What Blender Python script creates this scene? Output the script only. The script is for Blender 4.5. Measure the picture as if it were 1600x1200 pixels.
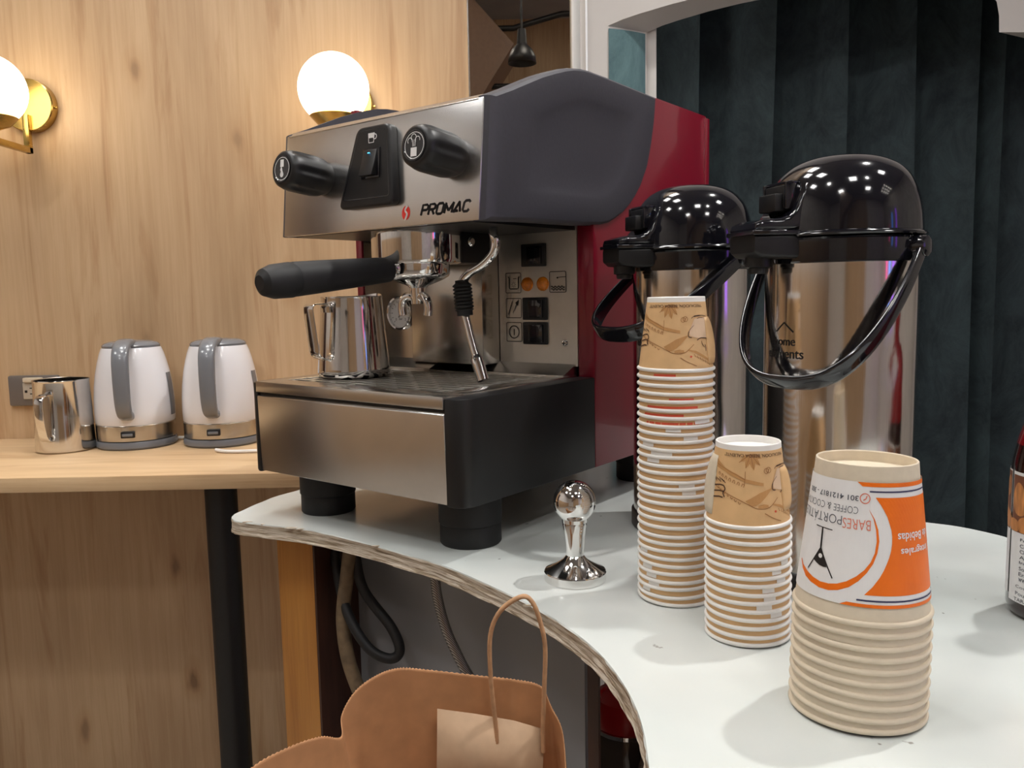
import bpy, bmesh, math, random
from mathutils import Vector, Matrix
random.seed(7)
for o in list(bpy.data.objects): bpy.data.objects.remove(o, do_unlink=True)
S = bpy.context.scene
C = S.collection
PI = math.pi
R_ = math.radians

# ------------------------------------------------------------------ camera
PITCH, ROLL = R_(6.35), R_(1.1)
cam_d = bpy.data.cameras.new('camera'); cam = bpy.data.objects.new('camera', cam_d); C.objects.link(cam)
cam_d.sensor_width = 36; cam_d.lens = 1300/1600*36; cam_d.clip_start = .01
fw = Vector((0, math.cos(PITCH), -math.sin(PITCH))); r0 = Vector((1, 0, 0)); u0 = r0.cross(fw)
cr, sr = math.cos(ROLL), math.sin(ROLL)
rt = cr*r0 - sr*u0; up = sr*r0 + cr*u0
cam.matrix_world = Matrix(((rt.x, up.x, -fw.x, 0), (rt.y, up.y, -fw.y, 0), (rt.z, up.z, -fw.z, .27), (0, 0, 0, 1)))
S.camera = cam
# ------------------------------------------------------------------ view and world
S.view_settings.view_transform = 'Standard'; S.view_settings.look = 'None'
S.view_settings.gamma = 1; S.view_settings.use_curve_mapping = False
S.view_settings.exposure = 0.26
w = bpy.data.worlds.new('world'); S.world = w; w.use_nodes = True
w.node_tree.nodes['Background'].inputs[0].default_value = (.9, .92, 1, 1)
w.node_tree.nodes['Background'].inputs[1].default_value = .15
# light strengths of the room's lamps and the added fill panels (built further down)
PANEL_E, DOWN_E, GLOBE_E, SPOT_W = 22.0, 60.0, 5.2, 34.0
CEIL = 2.25; FLOOR = -.92
S.cycles.max_bounces = 8

# ------------------------------------------------------------------ materials
def newmat(name):
    m = bpy.data.materials.new(name); m.use_nodes = True
    nt = m.node_tree; b = nt.nodes['Principled BSDF']
    return m, nt, b
def ramp(nt, stops):
    r = nt.nodes.new('ShaderNodeValToRGB'); e = r.color_ramp.elements
    while len(e) < len(stops): e.new(.5)
    for i, (p, c) in enumerate(stops):
        e[i].position = p; e[i].color = (*c, 1) if len(c) == 3 else c
    return r
def coords(nt, scale=(1, 1, 1), kind='Object'):
    t = nt.nodes.new('ShaderNodeTexCoord'); mp = nt.nodes.new('ShaderNodeMapping')
    mp.inputs['Scale'].default_value = scale
    nt.links.new(t.outputs[kind], mp.inputs['Vector']); return mp
def noise(nt, vec, scale=5, detail=4, rough=.5, dist=0):
    n = nt.nodes.new('ShaderNodeTexNoise'); n.inputs['Scale'].default_value = scale
    n.inputs['Detail'].default_value = detail; n.inputs['Roughness'].default_value = rough
    n.inputs['Distortion'].default_value = dist
    if vec is not None: nt.links.new(vec.outputs[0], n.inputs['Vector'])
    return n
def bump(nt, b, src, strength=.2, dist=.001):
    bp = nt.nodes.new('ShaderNodeBump'); bp.inputs['Strength'].default_value = strength; bp.inputs['Distance'].default_value = dist
    nt.links.new(src, bp.inputs['Height']); nt.links.new(bp.outputs[0], b.inputs['Normal'])
def mixc(nt, fac, a, c, mode='MIX'):
    n = nt.nodes.new('ShaderNodeMix'); n.data_type = 'RGBA'; n.blend_type = mode
    for k, v in ((0, fac), (6, a), (7, c)):
        if isinstance(v, (int, float)): n.inputs[k].default_value = v
        elif isinstance(v, tuple): n.inputs[k].default_value = (*v, 1)
        else: nt.links.new(v, n.inputs[k])
    return n.outputs[2]
def plain(name, col, rough=.5, metal=0, var=.08, nscale=40, bmp=0, coat=0, stretch=(1, 1, 1), spec=.5, trans=0, ior=1.45):
    """a colour with slight procedural variation"""
    m, nt, b = newmat(name)
    v = coords(nt, stretch); n = noise(nt, v, nscale, 4)
    lo = tuple(max(0, c*(1-var)) for c in col); hi = tuple(min(1, c*(1+var)) for c in col)
    r = ramp(nt, [(.3, lo), (.7, hi)]); nt.links.new(n.outputs['Fac'], r.inputs[0]); nt.links.new(r.outputs[0], b.inputs['Base Color'])
    b.inputs['Roughness'].default_value = rough; b.inputs['Metallic'].default_value = metal
    b.inputs['Coat Weight'].default_value = coat; b.inputs['Coat Roughness'].default_value = .05
    b.inputs['Specular IOR Level'].default_value = spec
    if trans: b.inputs['Transmission Weight'].default_value = trans; b.inputs['IOR'].default_value = ior
    if bmp: bump(nt, b, n.outputs['Fac'], bmp)
    return m
def steel(name, col=(.62, .60, .57), rough=.26, stretch=(2, 2, 200), amount=.12, bmp=.04, wear=.1):
    m, nt, b = newmat(name)
    v = coords(nt, stretch); n = noise(nt, v, 6, 3, .6)
    v2 = coords(nt); n2 = noise(nt, v2, 14, 5, .65)
    r = nt.nodes.new('ShaderNodeMapRange'); r.inputs[3].default_value = rough-amount; r.inputs[4].default_value = rough+amount
    nt.links.new(n.outputs['Fac'], r.inputs[0]); nt.links.new(r.outputs[0], b.inputs['Roughness'])
    rp = ramp(nt, [(.35, tuple(c*(1-wear) for c in col)), (.6, col)]); nt.links.new(n2.outputs['Fac'], rp.inputs[0])
    nt.links.new(rp.outputs[0], b.inputs['Base Color']); b.inputs['Metallic'].default_value = 1
    if bmp: bump(nt, b, n.outputs['Fac'], bmp, .0004)
    return m
def wood(name, axis, light, mid, dark, scale=1.0, knots=True, rough=.45):
    """laminate oak: grain runs along the given axis"""
    m, nt, b = newmat(name)
    def st(across, along): return tuple(along*scale if i == axis else across*scale for i in range(3))
    big = noise(nt, coords(nt, st(3.2, .55)), 1.6, 5, .55, .9)
    fine = noise(nt, coords(nt, st(60, 2.2)), 1.6, 5, .6, .6)
    streak = noise(nt, coords(nt, st(10, .75)), 1.3, 6, .6, 1.8)
    rp = ramp(nt, [(.3, dark), (.48, mid), (.68, light)]); nt.links.new(big.outputs['Fac'], rp.inputs[0])
    rs = ramp(nt, [(.35, (.80, .72, .65)), (.46, (1, 1, 1))]); nt.links.new(streak.outputs['Fac'], rs.inputs[0])
    c = mixc(nt, .8, rp.outputs[0], rs.outputs[0], 'MULTIPLY')
    rf = ramp(nt, [(.35, (.86, .82, .78)), (.62, (1.0, 1.0, 1.0))]); nt.links.new(fine.outputs['Fac'], rf.inputs[0])
    c = mixc(nt, .75, c, rf.outputs[0], 'MULTIPLY')
    if knots:
        sx_ = nt.nodes.new('ShaderNodeSeparateXYZ'); nt.links.new(coords(nt, st(4.6, 2.1)).outputs[0], sx_.inputs[0])
        mp = nt.nodes.new('ShaderNodeCombineXYZ'); nt.links.new(sx_.outputs[0], mp.inputs[0]); nt.links.new(sx_.outputs[2], mp.inputs[1]); dn = noise(nt, coords(nt, st(26, 9)), 1, 3)
        ad = nt.nodes.new('ShaderNodeVectorMath'); ad.operation = 'MULTIPLY_ADD'
        nt.links.new(dn.outputs['Color'], ad.inputs[0]); ad.inputs[1].default_value = (.12, .12, .12); nt.links.new(mp.outputs[0], ad.inputs[2])
        vo = nt.nodes.new('ShaderNodeTexVoronoi'); vo.voronoi_dimensions = '2D'; vo.inputs['Scale'].default_value = 1; vo.inputs['Randomness'].default_value = 1
        nt.links.new(ad.outputs[0], vo.inputs['Vector'])
        sc_ = nt.nodes.new('ShaderNodeSeparateColor'); nt.links.new(vo.outputs['Color'], sc_.inputs[0])
        gt = nt.nodes.new('ShaderNodeMapRange'); nt.links.new(sc_.outputs[0], gt.inputs[0]); gt.inputs[1].default_value = .35; gt.inputs[2].default_value = .75; gt.inputs[3].default_value = 0; gt.inputs[4].default_value = .85
        rk = ramp(nt, [(.022, (.34, .25, .19)), (.04, (.62, .51, .42)), (.065, (.88, .82, .76)), (.13, (1, 1, 1))]); nt.links.new(vo.outputs['Distance'], rk.inputs[0])
        c = mixc(nt, gt.outputs[0], c, rk.outputs[0], 'MULTIPLY')
    nt.links.new(c, b.inputs['Base Color']); b.inputs['Roughness'].default_value = rough
    bump(nt, b, fine.outputs['Fac'], .12, .0006)
    return m
def emit(name, col, strength):
    m, nt, b = newmat(name); b.inputs['Base Color'].default_value = (*[min(1, c) for c in col], 1)
    b.inputs['Emission Color'].default_value = (*col, 1); b.inputs['Emission Strength'].default_value = strength
    b.inputs['Roughness'].default_value = .3
    return m

M = {}
M['wall_wood'] = wood('oak_laminate', 2, (.61, .435, .265), (.56, .39, .235), (.47, .32, .185))
M['shelf_wood'] = wood('oak_shelf', 0, (.76, .56, .34), (.68, .48, .28), (.58, .39, .22), 1.3, False)
M['post_wood'] = wood('varnished_pine', 2, (.54, .25, .055), (.46, .195, .036), (.32, .12, .022), 2.4, False, .3)
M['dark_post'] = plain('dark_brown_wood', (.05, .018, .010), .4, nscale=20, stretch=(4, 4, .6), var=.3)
M['white_wall'] = plain('white_paint', (.55, .52, .49), .7, nscale=8, var=.03)
M['trim_white'] = plain('white_gloss_trim', (.82, .83, .85), .35, nscale=8, var=.03)
M['ceiling'] = plain('ceiling_paint', (.30, .29, .28), .8, nscale=5)
M['floor'] = plain('floor_vinyl', (.42, .38, .33), .45, nscale=12, var=.3)
M['room_wall'] = plain('room_wall_paint', (.74, .71, .67), .7, nscale=6, var=.15)
M['steel'] = steel('brushed_steel', rough=.25, amount=.05, bmp=.01)
M['steel_v'] = steel('brushed_steel_upright', (.56, .53, .49), .22, (200, 200, 2), .05, .01)
M['steel_front'] = steel('brushed_steel_front', (.76, .75, .74), .25, (3, 3, 120), .03, .006, .08)
M['steel_satin'] = steel('satin_steel', (.66, .64, .60), .42, (200, 200, 2), .05, .01)
M['airpot_steel'] = steel('airpot_steel', (.68, .64, .60), .12, (160, 160, 1.2), .06, .05, .05)
M['chrome'] = steel('chrome', (.80, .79, .78), .07, (1, 1, 1), .03, 0, .03)
M['pitcher_steel'] = steel('polished_steel', (.72, .70, .68), .10, (1, 1, 30), .04, .02, .04)
M['black'] = plain('black_plastic', (.0065, .0065, .0075), .42, nscale=90, bmp=.03)
M['rubber'] = plain('black_rubber', (.008, .008, .009), .6, nscale=200, bmp=.06)
M['gloss_black'] = plain('gloss_black_plastic', (.006, .006, .009), .1, nscale=10, coat=.4)
M['cheek'] = plain('charcoal_plastic', (.045, .043, .055), .48, nscale=260, bmp=.10, var=.06)
M['red'] = plain('red_paint', (.19, .002, .016), .28, nscale=9, coat=.5, var=.06)
M['white_plastic'] = plain('white_plastic', (.78, .78, .82), .18, nscale=5, var=.02, coat=.3)
M['grey_plastic'] = plain('grey_plastic', (.17, .18, .20), .22, nscale=10, var=.04, coat=.2)
M['outlet_grey'] = plain('outlet_grey', (.15, .13, .12), .4, nscale=10)
M['outlet_beige'] = plain('outlet_beige', (.50, .45, .38), .4, nscale=10)
M['brass'] = steel('brass', (.56, .40, .13), .25, (1, 1, 30), .08, 0, .1)
M['cup_white'] = plain('cup_paper_white', (.80, .78, .75), .55, nscale=90, var=.02)
M['cup_brown'] = plain('cup_paper_brown', (.68, .43, .21), .6, nscale=70, var=.06)
M['cup_beige'] = plain('cup_bamboo_beige', (.66, .57, .44), .6, nscale=160, var=.04)
M['ink'] = plain('black_ink', (.012, .010, .010), .5)
M['ink_grey'] = plain('grey_ink', (.09, .10, .12), .5)
M['ink_navy'] = plain('navy_ink', (.03, .03, .09), .5)
M['ink_orange'] = plain('orange_ink', (.83, .16, .004), .4, nscale=60, var=.03)
M['ink_coral'] = plain('coral_ink', (.75, .22, .14), .5)
M['ink_red'] = plain('red_ink', (.66, .09, .04), .5)
M['ink_brown'] = plain('brown_ink', (.33, .15, .05), .6, var=.12)
M['ink_tan'] = plain('tan_ink', (.50, .26, .095), .6, var=.1)
M['ink_sepia'] = plain('sepia_ink', (.07, .03, .015), .6)
M['ink_cream'] = plain('cream_ink', (.70, .50, .34), .6)
M['label_white'] = plain('white_label', (.78, .77, .77), .45, nscale=60, var=.02)
M['logo_red'] = plain('logo_red', (.72, .03, .02), .4)
M['kraft'] = plain('kraft_paper', (.50, .25, .115), .75, nscale=60, var=.10, bmp=.08)
M['kraft_light'] = plain('kraft_patch', (.48, .32, .20), .75, nscale=60, var=.08, bmp=.08)
M['kraft_cord'] = plain('paper_cord', (.52, .30, .16), .8, nscale=120, var=.15, bmp=.2)
M['grey_panel'] = plain('grey_laminate', (.24, .25, .27), .35, nscale=12, var=.05)
M['amber'] = plain('amber_lens', (.75, .22, .01), .2, var=.2, nscale=300, coat=.5)
M['glass_dark'] = plain('dark_glass', (.02, .006, .004), .06, coat=.6, var=.1)
M['syrup'] = plain('red_syrup_glass', (.20, .006, .008), .06, coat=.6, var=.1, spec=.6)
M['jar_glass'] = plain('jar_glass', (.10, .08, .07), .1, coat=.5)
M['jar_red'] = plain('jar_lid_red', (.50, .010, .014), .3)
M['film'] = plain('plastic_film', (.16, .13, .14), .2, coat=.4, nscale=20, var=.3)
M['hose_tan'] = plain('old_hose', (.17, .12, .07), .6, nscale=60, var=.35, bmp=.1)
M['almond'] = plain('almond_print', (.50, .20, .06), .5, nscale=60, var=.35, stretch=(5, 5, 1))
M['almond_dark'] = plain('almond_shade_print', (.16, .05, .02), .5)
M['led_blue'] = emit('blue_indicator', (.1, .6, 1), 1.5)

# table laminate: white, glossy, a few scuffs
m, nt, b = newmat('white_laminate'); v = coords(nt)
n1 = noise(nt, v, 5, 4, .6); n2 = noise(nt, v, 55, 3, .5)
r1 = ramp(nt, [(.35, (.60, .645, .63)), (.6, (.655, .685, .665))]); nt.links.new(n1.outputs['Fac'], r1.inputs[0])
r2 = ramp(nt, [(.24, (.25, .2, .17)), (.27, (1, 1, 1))]); nt.links.new(n2.outputs['Fac'], r2.inputs[0])
nt.links.new(mixc(nt, .7, r1.outputs[0], r2.outputs[0], 'MULTIPLY'), b.inputs['Base Color'])
b.inputs['Roughness'].default_value = .17; M['table_top'] = m
# plywood edge: thin layers by height
m, nt, b = newmat('plywood_edge'); v = coords(nt, (14, 14, 330)); n1 = noise(nt, v, 1.5, 4, .6, .5)
r1 = ramp(nt, [(.34, (.20, .15, .10)), (.45, (.46, .38, .28)), (.56, (.70, .64, .55)), (.66, (.36, .28, .19))])
nt.links.new(n1.outputs['Fac'], r1.inputs[0]); nt.links.new(r1.outputs[0], b.inputs['Base Color']); b.inputs['Roughness'].default_value = .85
bump(nt, b, n1.outputs['Fac'], .6, .002); M['ply'] = m
# velvet-like teal drape, mottled
def drape(name, lo, hi, hi2):
    m, nt, b = newmat(name)
    n1 = noise(nt, coords(nt, (1, 1, .55)), 13, 9, .78, .6); n2 = noise(nt, coords(nt), 2.2, 3, .5)
    r1 = ramp(nt, [(.33, lo), (.72, hi)]); nt.links.new(n1.outputs['Fac'], r1.inputs[0])
    r2 = ramp(nt, [(.33, lo), (.72, hi2)]); nt.links.new(n1.outputs['Fac'], r2.inputs[0])
    nt.links.new(mixc(nt, n2.outputs['Fac'], r1.outputs[0], r2.outputs[0]), b.inputs['Base Color'])
    b.inputs['Roughness'].default_value = .85; b.inputs['Sheen Weight'].default_value = .15; b.inputs['Sheen Tint'].default_value = (.4, .6, .65, 1)
    bump(nt, b, n1.outputs['Fac'], .25, .003); return m
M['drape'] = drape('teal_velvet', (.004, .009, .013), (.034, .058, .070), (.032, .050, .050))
M['drape_side'] = drape('teal_velvet_lit', (.05, .10, .115), (.14, .24, .26), (.12, .22, .22))  # same velvet, with the light falling on it put into the colour
# braided hose
m, nt, b = newmat('braided_steel'); wv = nt.nodes.new('ShaderNodeTexWave'); wv.inputs['Scale'].default_value = 220; wv.bands_direction = 'DIAGONAL'
nt.links.new(coords(nt).outputs[0], wv.inputs['Vector']); r1 = ramp(nt, [(.2, (.10, .10, .10)), (.8, (.45, .44, .42))]); nt.links.new(wv.outputs['Fac'], r1.inputs[0])
nt.links.new(r1.outputs[0], b.inputs['Base Color']); b.inputs['Metallic'].default_value = .8; b.inputs['Roughness'].default_value = .4; M['braid'] = m
# mirror, slightly smoked
m, nt, b = newmat('smoked_mirror'); b.inputs['Metallic'].default_value = 1; b.inputs['Roughness'].default_value = .01
n1 = noise(nt, coords(nt), 3, 2); r1 = ramp(nt, [(.3, (.58, .53, .46)), (.7, (.62, .57, .5))]); nt.links.new(n1.outputs['Fac'], r1.inputs[0]); nt.links.new(r1.outputs[0], b.inputs['Base Color']); M['mirror'] = m
M['panel_light'] = emit('ceiling_panel_light', (1, .985, .96), PANEL_E)
M['down_light'] = emit('downlight_glow', (1, .93, .82), DOWN_E)
M['globe'] = emit('opal_globe', (1, .82, .56), GLOBE_E)
M['neon_purple'] = emit('purple_led', (.35, .10, 1), 2.6)
M['neon_blue'] = emit('blue_led', (.10, .30, 1), 2.6)
M['neon_pink'] = emit('pink_led', (1, .08, .35), 2.0)

# ------------------------------------------------------------------ mesh helpers
def setp(o, label=None, cat=None, group=None, kind=None):
    if label: o['label'] = label
    if cat: o['category'] = cat
    if group: o['group'] = group
    if kind: o['kind'] = kind
    return o
def finish(name, bm, mat, parent=None, ang=38, mats=None):
    bmesh.ops.recalc_face_normals(bm, faces=bm.faces[:])
    me = bpy.data.meshes.new(name); bm.to_mesh(me); bm.free()
    for mm in (mats or [mat]): me.materials.append(M[mm] if isinstance(mm, str) else mm)
    me.shade_smooth(); me.set_sharp_from_angle(angle=R_(ang))
    o = bpy.data.objects.new(name, me); C.objects.link(o)
    if parent: o.parent = parent
    return o
def thing(name, label, cat, loc=(0, 0, 0), rz=0, group=None):
    o = bpy.data.objects.new(name, None); C.objects.link(o); o.location = loc; o.rotation_euler = (0, 0, rz)
    o.empty_display_size = .02
    return setp(o, label, cat, group)
def NB(): return bmesh.new()
def box(bm, x0, x1, y0, y1, z0, z1, bev=0, seg=2, mat=0):
    b = bmesh.new() if bev else bm
    vs = [b.verts.new(p) for p in ((x0, y0, z0), (x1, y0, z0), (x1, y1, z0), (x0, y1, z0), (x0, y0, z1), (x1, y0, z1), (x1, y1, z1), (x0, y1, z1))]
    for f in ((3, 2, 1, 0), (4, 5, 6, 7), (0, 1, 5, 4), (1, 2, 6, 5), (2, 3, 7, 6), (3, 0, 4, 7)):
        fc = b.faces.new([vs[i] for i in f]); fc.material_index = mat
    if bev:
        bmesh.ops.bevel(b, geom=b.edges[:], offset=bev, segments=seg, profile=.5, affect='EDGES')
        merge(bm, b)
    return bm
def merge(bm, b, mtx=None):
    mp = {}
    for v in b.verts: mp[v] = bm.verts.new(mtx @ v.co if mtx else v.co)
    for f in b.faces:
        nf = bm.faces.new([mp[v] for v in f.verts]); nf.material_index = f.material_index
    b.free()
def lathe(bm, prof, n=48, center=(0, 0, 0), mtx=None, mats=None, closed=False):
    """prof: (r, z) from bottom to top; r<=1e-6 makes a pole"""
    rings = []
    for r, z in prof:
        if r <= 1e-6: rings.append([bm.verts.new(tr((center[0], center[1], center[2]+z), mtx))])
        else: rings.append([bm.verts.new(tr((center[0]+r*math.cos(2*PI*i/n), center[1]+r*math.sin(2*PI*i/n), center[2]+z), mtx)) for i in range(n)])
    prs = list(zip(rings, rings[1:])) + ([(rings[-1], rings[0])] if closed else [])
    for k, (a, c) in enumerate(prs):
        for i in range(n):
            j = (i+1) % n
            if len(a) == 1 and len(c) == 1: continue
            if len(a) == 1: f = [a[0], c[j], c[i]]
            elif len(c) == 1: f = [a[i], a[j], c[0]]
            else: f = [a[i], a[j], c[j], c[i]]
            fc = bm.faces.new(f)
            if mats: fc.material_index = mats[k]
    return bm
def tr(p, mtx): return mtx @ Vector(p) if mtx else Vector(p)
def spline(pts, n=8):
    """Catmull-Rom through points"""
    P = [Vector(p) for p in pts]; out = []
    for i in range(len(P)-1):
        a = P[i-1] if i else P[0]*2-P[1]; b_, c = P[i], P[i+1]; d = P[i+2] if i+2 < len(P) else P[-1]*2-P[-2]
        for k in range(n):
            t = k/n; out.append(.5*((2*b_)+(c-a)*t+(2*a-5*b_+4*c-d)*t*t+(-a+3*b_-3*c+d)*t**3))
    out.append(P[-1]); return out
def tube(bm, pts, rad, n=10, cap=True, sect=None):
    """round (or custom section) tube along points; rad number or list"""
    P = [Vector(p) for p in pts]; m_ = len(P)
    T = [(P[min(i+1, m_-1)]-P[max(i-1, 0)]).normalized() for i in range(m_)]
    nrm = T[0].orthogonal().normalized(); rings = []
    for i in range(m_):
        nrm = (nrm - T[i]*nrm.dot(T[i]))
        nrm = nrm.normalized() if nrm.length > 1e-6 else T[i].orthogonal().normalized()
        bi = T[i].cross(nrm); r = rad[i] if isinstance(rad, (list, tuple)) else rad
        rings.append([bm.verts.new(P[i]+(nrm*math.cos(2*PI*k/n)+bi*math.sin(2*PI*k/n))*r) for k in range(n)])
    for a, c in zip(rings, rings[1:]):
        for k in range(n): bm.faces.new((a[k], a[(k+1) % n], c[(k+1) % n], c[k]))
    if cap: bm.faces.new(rings[0][::-1]); bm.faces.new(rings[-1])
    return bm
def loft(bm, rings, cap=True, close=True):
    R = [[bm.verts.new(p) for p in r] for r in rings]; n = len(R[0])
    for a, c in zip(R, R[1:]):
        for k in range(n if close else n-1): bm.faces.new((a[k], a[(k+1) % n], c[(k+1) % n], c[k]))
    if cap: bm.faces.new(R[0][::-1]); bm.faces.new(R[-1])
    return bm
def prism(bm, poly, fn, a, c, bev=0, seg=2):
    """poly: list of 2D points; fn(p, t) -> 3D for depth t"""
    b = bmesh.new(); A = [b.verts.new(fn(p, a)) for p in poly]; B = [b.verts.new(fn(p, c)) for p in poly]; n = len(poly)
    b.faces.new(A[::-1]); b.faces.new(B)
    for i in range(n): b.faces.new((A[i], A[(i+1) % n], B[(i+1) % n], B[i]))
    if bev:
        bmesh.ops.recalc_face_normals(b, faces=b.faces[:])
        es = [e for e in b.edges if any(len(f.verts) == n for f in e.link_faces)] if n > 6 else b.edges[:]
        bmesh.ops.bevel(b, geom=es, offset=bev, segments=seg, profile=.5, affect='EDGES')
    merge(bm, b); return bm
def rrect(x0, x1, y0, y1, r, n=5):
    out = []
    for cx, cy, a in ((x1-r, y1-r, 0), (x0+r, y1-r, 90), (x0+r, y0+r, 180), (x1-r, y0+r, 270)):
        for k in range(n+1): t = R_(a+90*k/n); out.append((cx+r*math.cos(t), cy+r*math.sin(t)))
    return out
# ---- flat print: 2D polygons and text, mapped on a surface by a function (x, y) -> point
_tc = {}
def text2d(body, size=1, bold=0, shear=0, space=1, align='CENTER'):
    key = (body, bold, shear, space, align)
    if key not in _tc:
        cu = bpy.data.curves.new('t', 'FONT'); cu.body = body; cu.size = 1; cu.offset = bold; cu.shear = shear; cu.space_character = space
        cu.align_x = align; cu.align_y = 'CENTER'; cu.resolution_u = 3
        to = bpy.data.objects.new('t', cu); C.objects.link(to)
        dg = bpy.context.evaluated_depsgraph_get(); me = bpy.data.meshes.new_from_object(to.evaluated_get(dg))
        _tc[key] = ([tuple(v.co[:2]) for v in me.vertices], [tuple(p.vertices) for p in me.polygons])
        bpy.data.objects.remove(to); bpy.data.curves.remove(cu); bpy.data.meshes.remove(me)
    vs, fs = _tc[key]
    return [(x*size, y*size) for x, y in vs], fs
class Flat:
    def __init__(s): s.v = []; s.f = []
    def add(s, vs, fs, ox=0, oy=0, rot=0, sx=1):
        k = len(s.v); c, d = math.cos(rot), math.sin(rot)
        s.v += [(ox+x*sx*c-y*d, oy+x*sx*d+y*c) for x, y in vs]; s.f += [tuple(i+k for i in f) for f in fs]; return s
    def text(s, body, size, x, y, rot=0, bold=0, shear=0, space=1, align='CENTER', sx=1):
        return s.add(*text2d(body, size, bold, shear, space, align), x, y, rot, sx)
    def fit(s, body, x0, x1, y, h, bold=0, shear=0):
        """text stretched to run from x0 to x1 (right to left and upside down when x1 < x0), height h"""
        vs, fs = text2d(body, 1, bold, shear, 1, 'LEFT'); xs = [p[0] for p in vs]; ys = [p[1] for p in vs]
        a, c, lo, hi = min(xs), max(xs), min(ys), max(ys); sg = 1 if x1 > x0 else -1
        return s.add([(x0+(px-a)/(c-a)*(x1-x0), y+sg*((py-lo)/(hi-lo)-.5)*h) for px, py in vs], fs)
    def line(s, pts, w, closed=False, smooth=0):
        if smooth: pts = [tuple(p[:2]) for p in spline([(x, y, 0) for x, y in pts], smooth)]
        P = [Vector(p) for p in pts]; n = len(P); k = len(s.v)
        for i in range(n):
            a = P[(i-1) % n] if (closed or i) else P[0]; c = P[(i+1) % n] if (closed or i < n-1) else P[-1]
            t = (c-a); t = t.normalized() if t.length else Vector((1, 0)); q = Vector((-t.y, t.x))
            ww = w[i*(len(w)-1)//max(1, n-1)] if isinstance(w, (list, tuple)) else w
            s.v += [tuple(P[i]+q*ww/2), tuple(P[i]-q*ww/2)]
        for i in range(n if closed else n-1):
            j = (i+1) % n; s.f.append((k+2*i, k+2*i+1, k+2*j+1, k+2*j))
        return s
    def poly(s, pts):
        k = len(s.v); s.v += [tuple(p) for p in pts]; s.f.append(tuple(range(k, k+len(pts)))); return s
    def disc(s, x, y, r, n=24, ry=None): return s.poly([(x+r*math.cos(2*PI*i/n), y+(ry or r)*math.sin(2*PI*i/n)) for i in range(n)])
    def ring(s, x, y, r, w, n=28, ry=None): return s.line([(x+r*math.cos(2*PI*i/n), y+(ry or r)*math.sin(2*PI*i/n)) for i in range(n)], w, True)
    def strip(s, A, B, nx=8):
        """fill between two polylines of equal length"""
        k = len(s.v); n = len(A)
        for a, c in zip(A, B): s.v += [(a[0]+(c[0]-a[0])*i/nx, a[1]+(c[1]-a[1])*i/nx) for i in range(nx+1)]
        for r in range(n-1):
            for i in range(nx): q = k+r*(nx+1)+i; s.f.append((q, q+1, q+nx+2, q+nx+1))
        return s
    def build(s, name, fn, mat, parent, cut=0):
        bm = bmesh.new(); vs = [bm.verts.new((x, y, 0)) for x, y in s.v]
        for f in s.f:
            try: bm.faces.new([vs[i] for i in f])
            except ValueError: pass
        if cut:   # fine enough to bend
            bmesh.ops.triangulate(bm, faces=bm.faces[:])
            for _ in range(3):
                es = [e for e in bm.edges if e.calc_length() > cut]
                if not es: break
                bmesh.ops.subdivide_edges(bm, edges=es, cuts=1); bmesh.ops.triangulate(bm, faces=bm.faces[:])
        for v in bm.verts: v.co = Vector(fn(v.co.x, v.co.y))
        me = bpy.data.meshes.new(name); bm.to_mesh(me); bm.free(); me.materials.append(M[mat])
        o = bpy.data.objects.new(name, me); C.objects.link(o); o.parent = parent; return o

# ------------------------------------------------------------------ the setting
def struct(name, bm, mat, label, parent=None, ang=38):
    o = finish(name, bm, mat, parent, ang); setp(o, label, None, None, 'structure'); return o
WY = 1.742
XL, XR, YB, YF = -2.6, 3.4, -3.0, 2.3
struct('floor', box(NB(), XL, XR, YB, YF, FLOOR-.05, FLOOR), 'floor', 'dark floor of the cafe under the tables')
struct('ceiling', box(NB(), XL, XR, YB, YF, CEIL, CEIL+.05), 'ceiling', 'dark painted ceiling above the coffee corner')
struct('wall_left', box(NB(), XL-.05, XL, YB, WY+.05, FLOOR, CEIL), 'room_wall', 'pale painted wall at the left of the room')
struct('added_trim_4', box(NB(), XL, XL+.02, YB, 1.05, FLOOR, .34, .004), 'wall_wood', 'oak wainscot added along the unseen left wall to tint the tray reflection')  # unseen, added so the steel tray front reflects warm tan
struct('added_door_1', box(NB(), XL, XL+.03, 1.16, 1.70, FLOOR, 1.25, .004), 'dark_post', 'dark door added on the unseen left wall to darken the tray reflection')  # unseen, added to give the tray front a dark left end in reflection
struct('wall_rear', box(NB(), XL, XR, YB-.05, YB, FLOOR, CEIL), 'room_wall', 'plain wall behind the photographer')
struct('wall_right', box(NB(), XR, XR+.05, YB, YF, FLOOR, CEIL), 'room_wall', 'plain wall at the right of the room')
struct('wall_back', box(NB(), XL, -.074, WY, WY+.05, FLOOR, CEIL), 'wall_wood', 'light oak laminate wall with grain and knots behind the kettles')
struct('wall_far', box(NB(), -.074, XR, YF, YF+.05, FLOOR, CEIL), 'room_wall', 'plain wall behind the teal curtain')
struct('trim_1', box(NB(), .134, .153, WY-.022, WY+.03, FLOOR, CEIL, .002), 'trim_white', 'narrow white upright trim beside the mirror')
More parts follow.
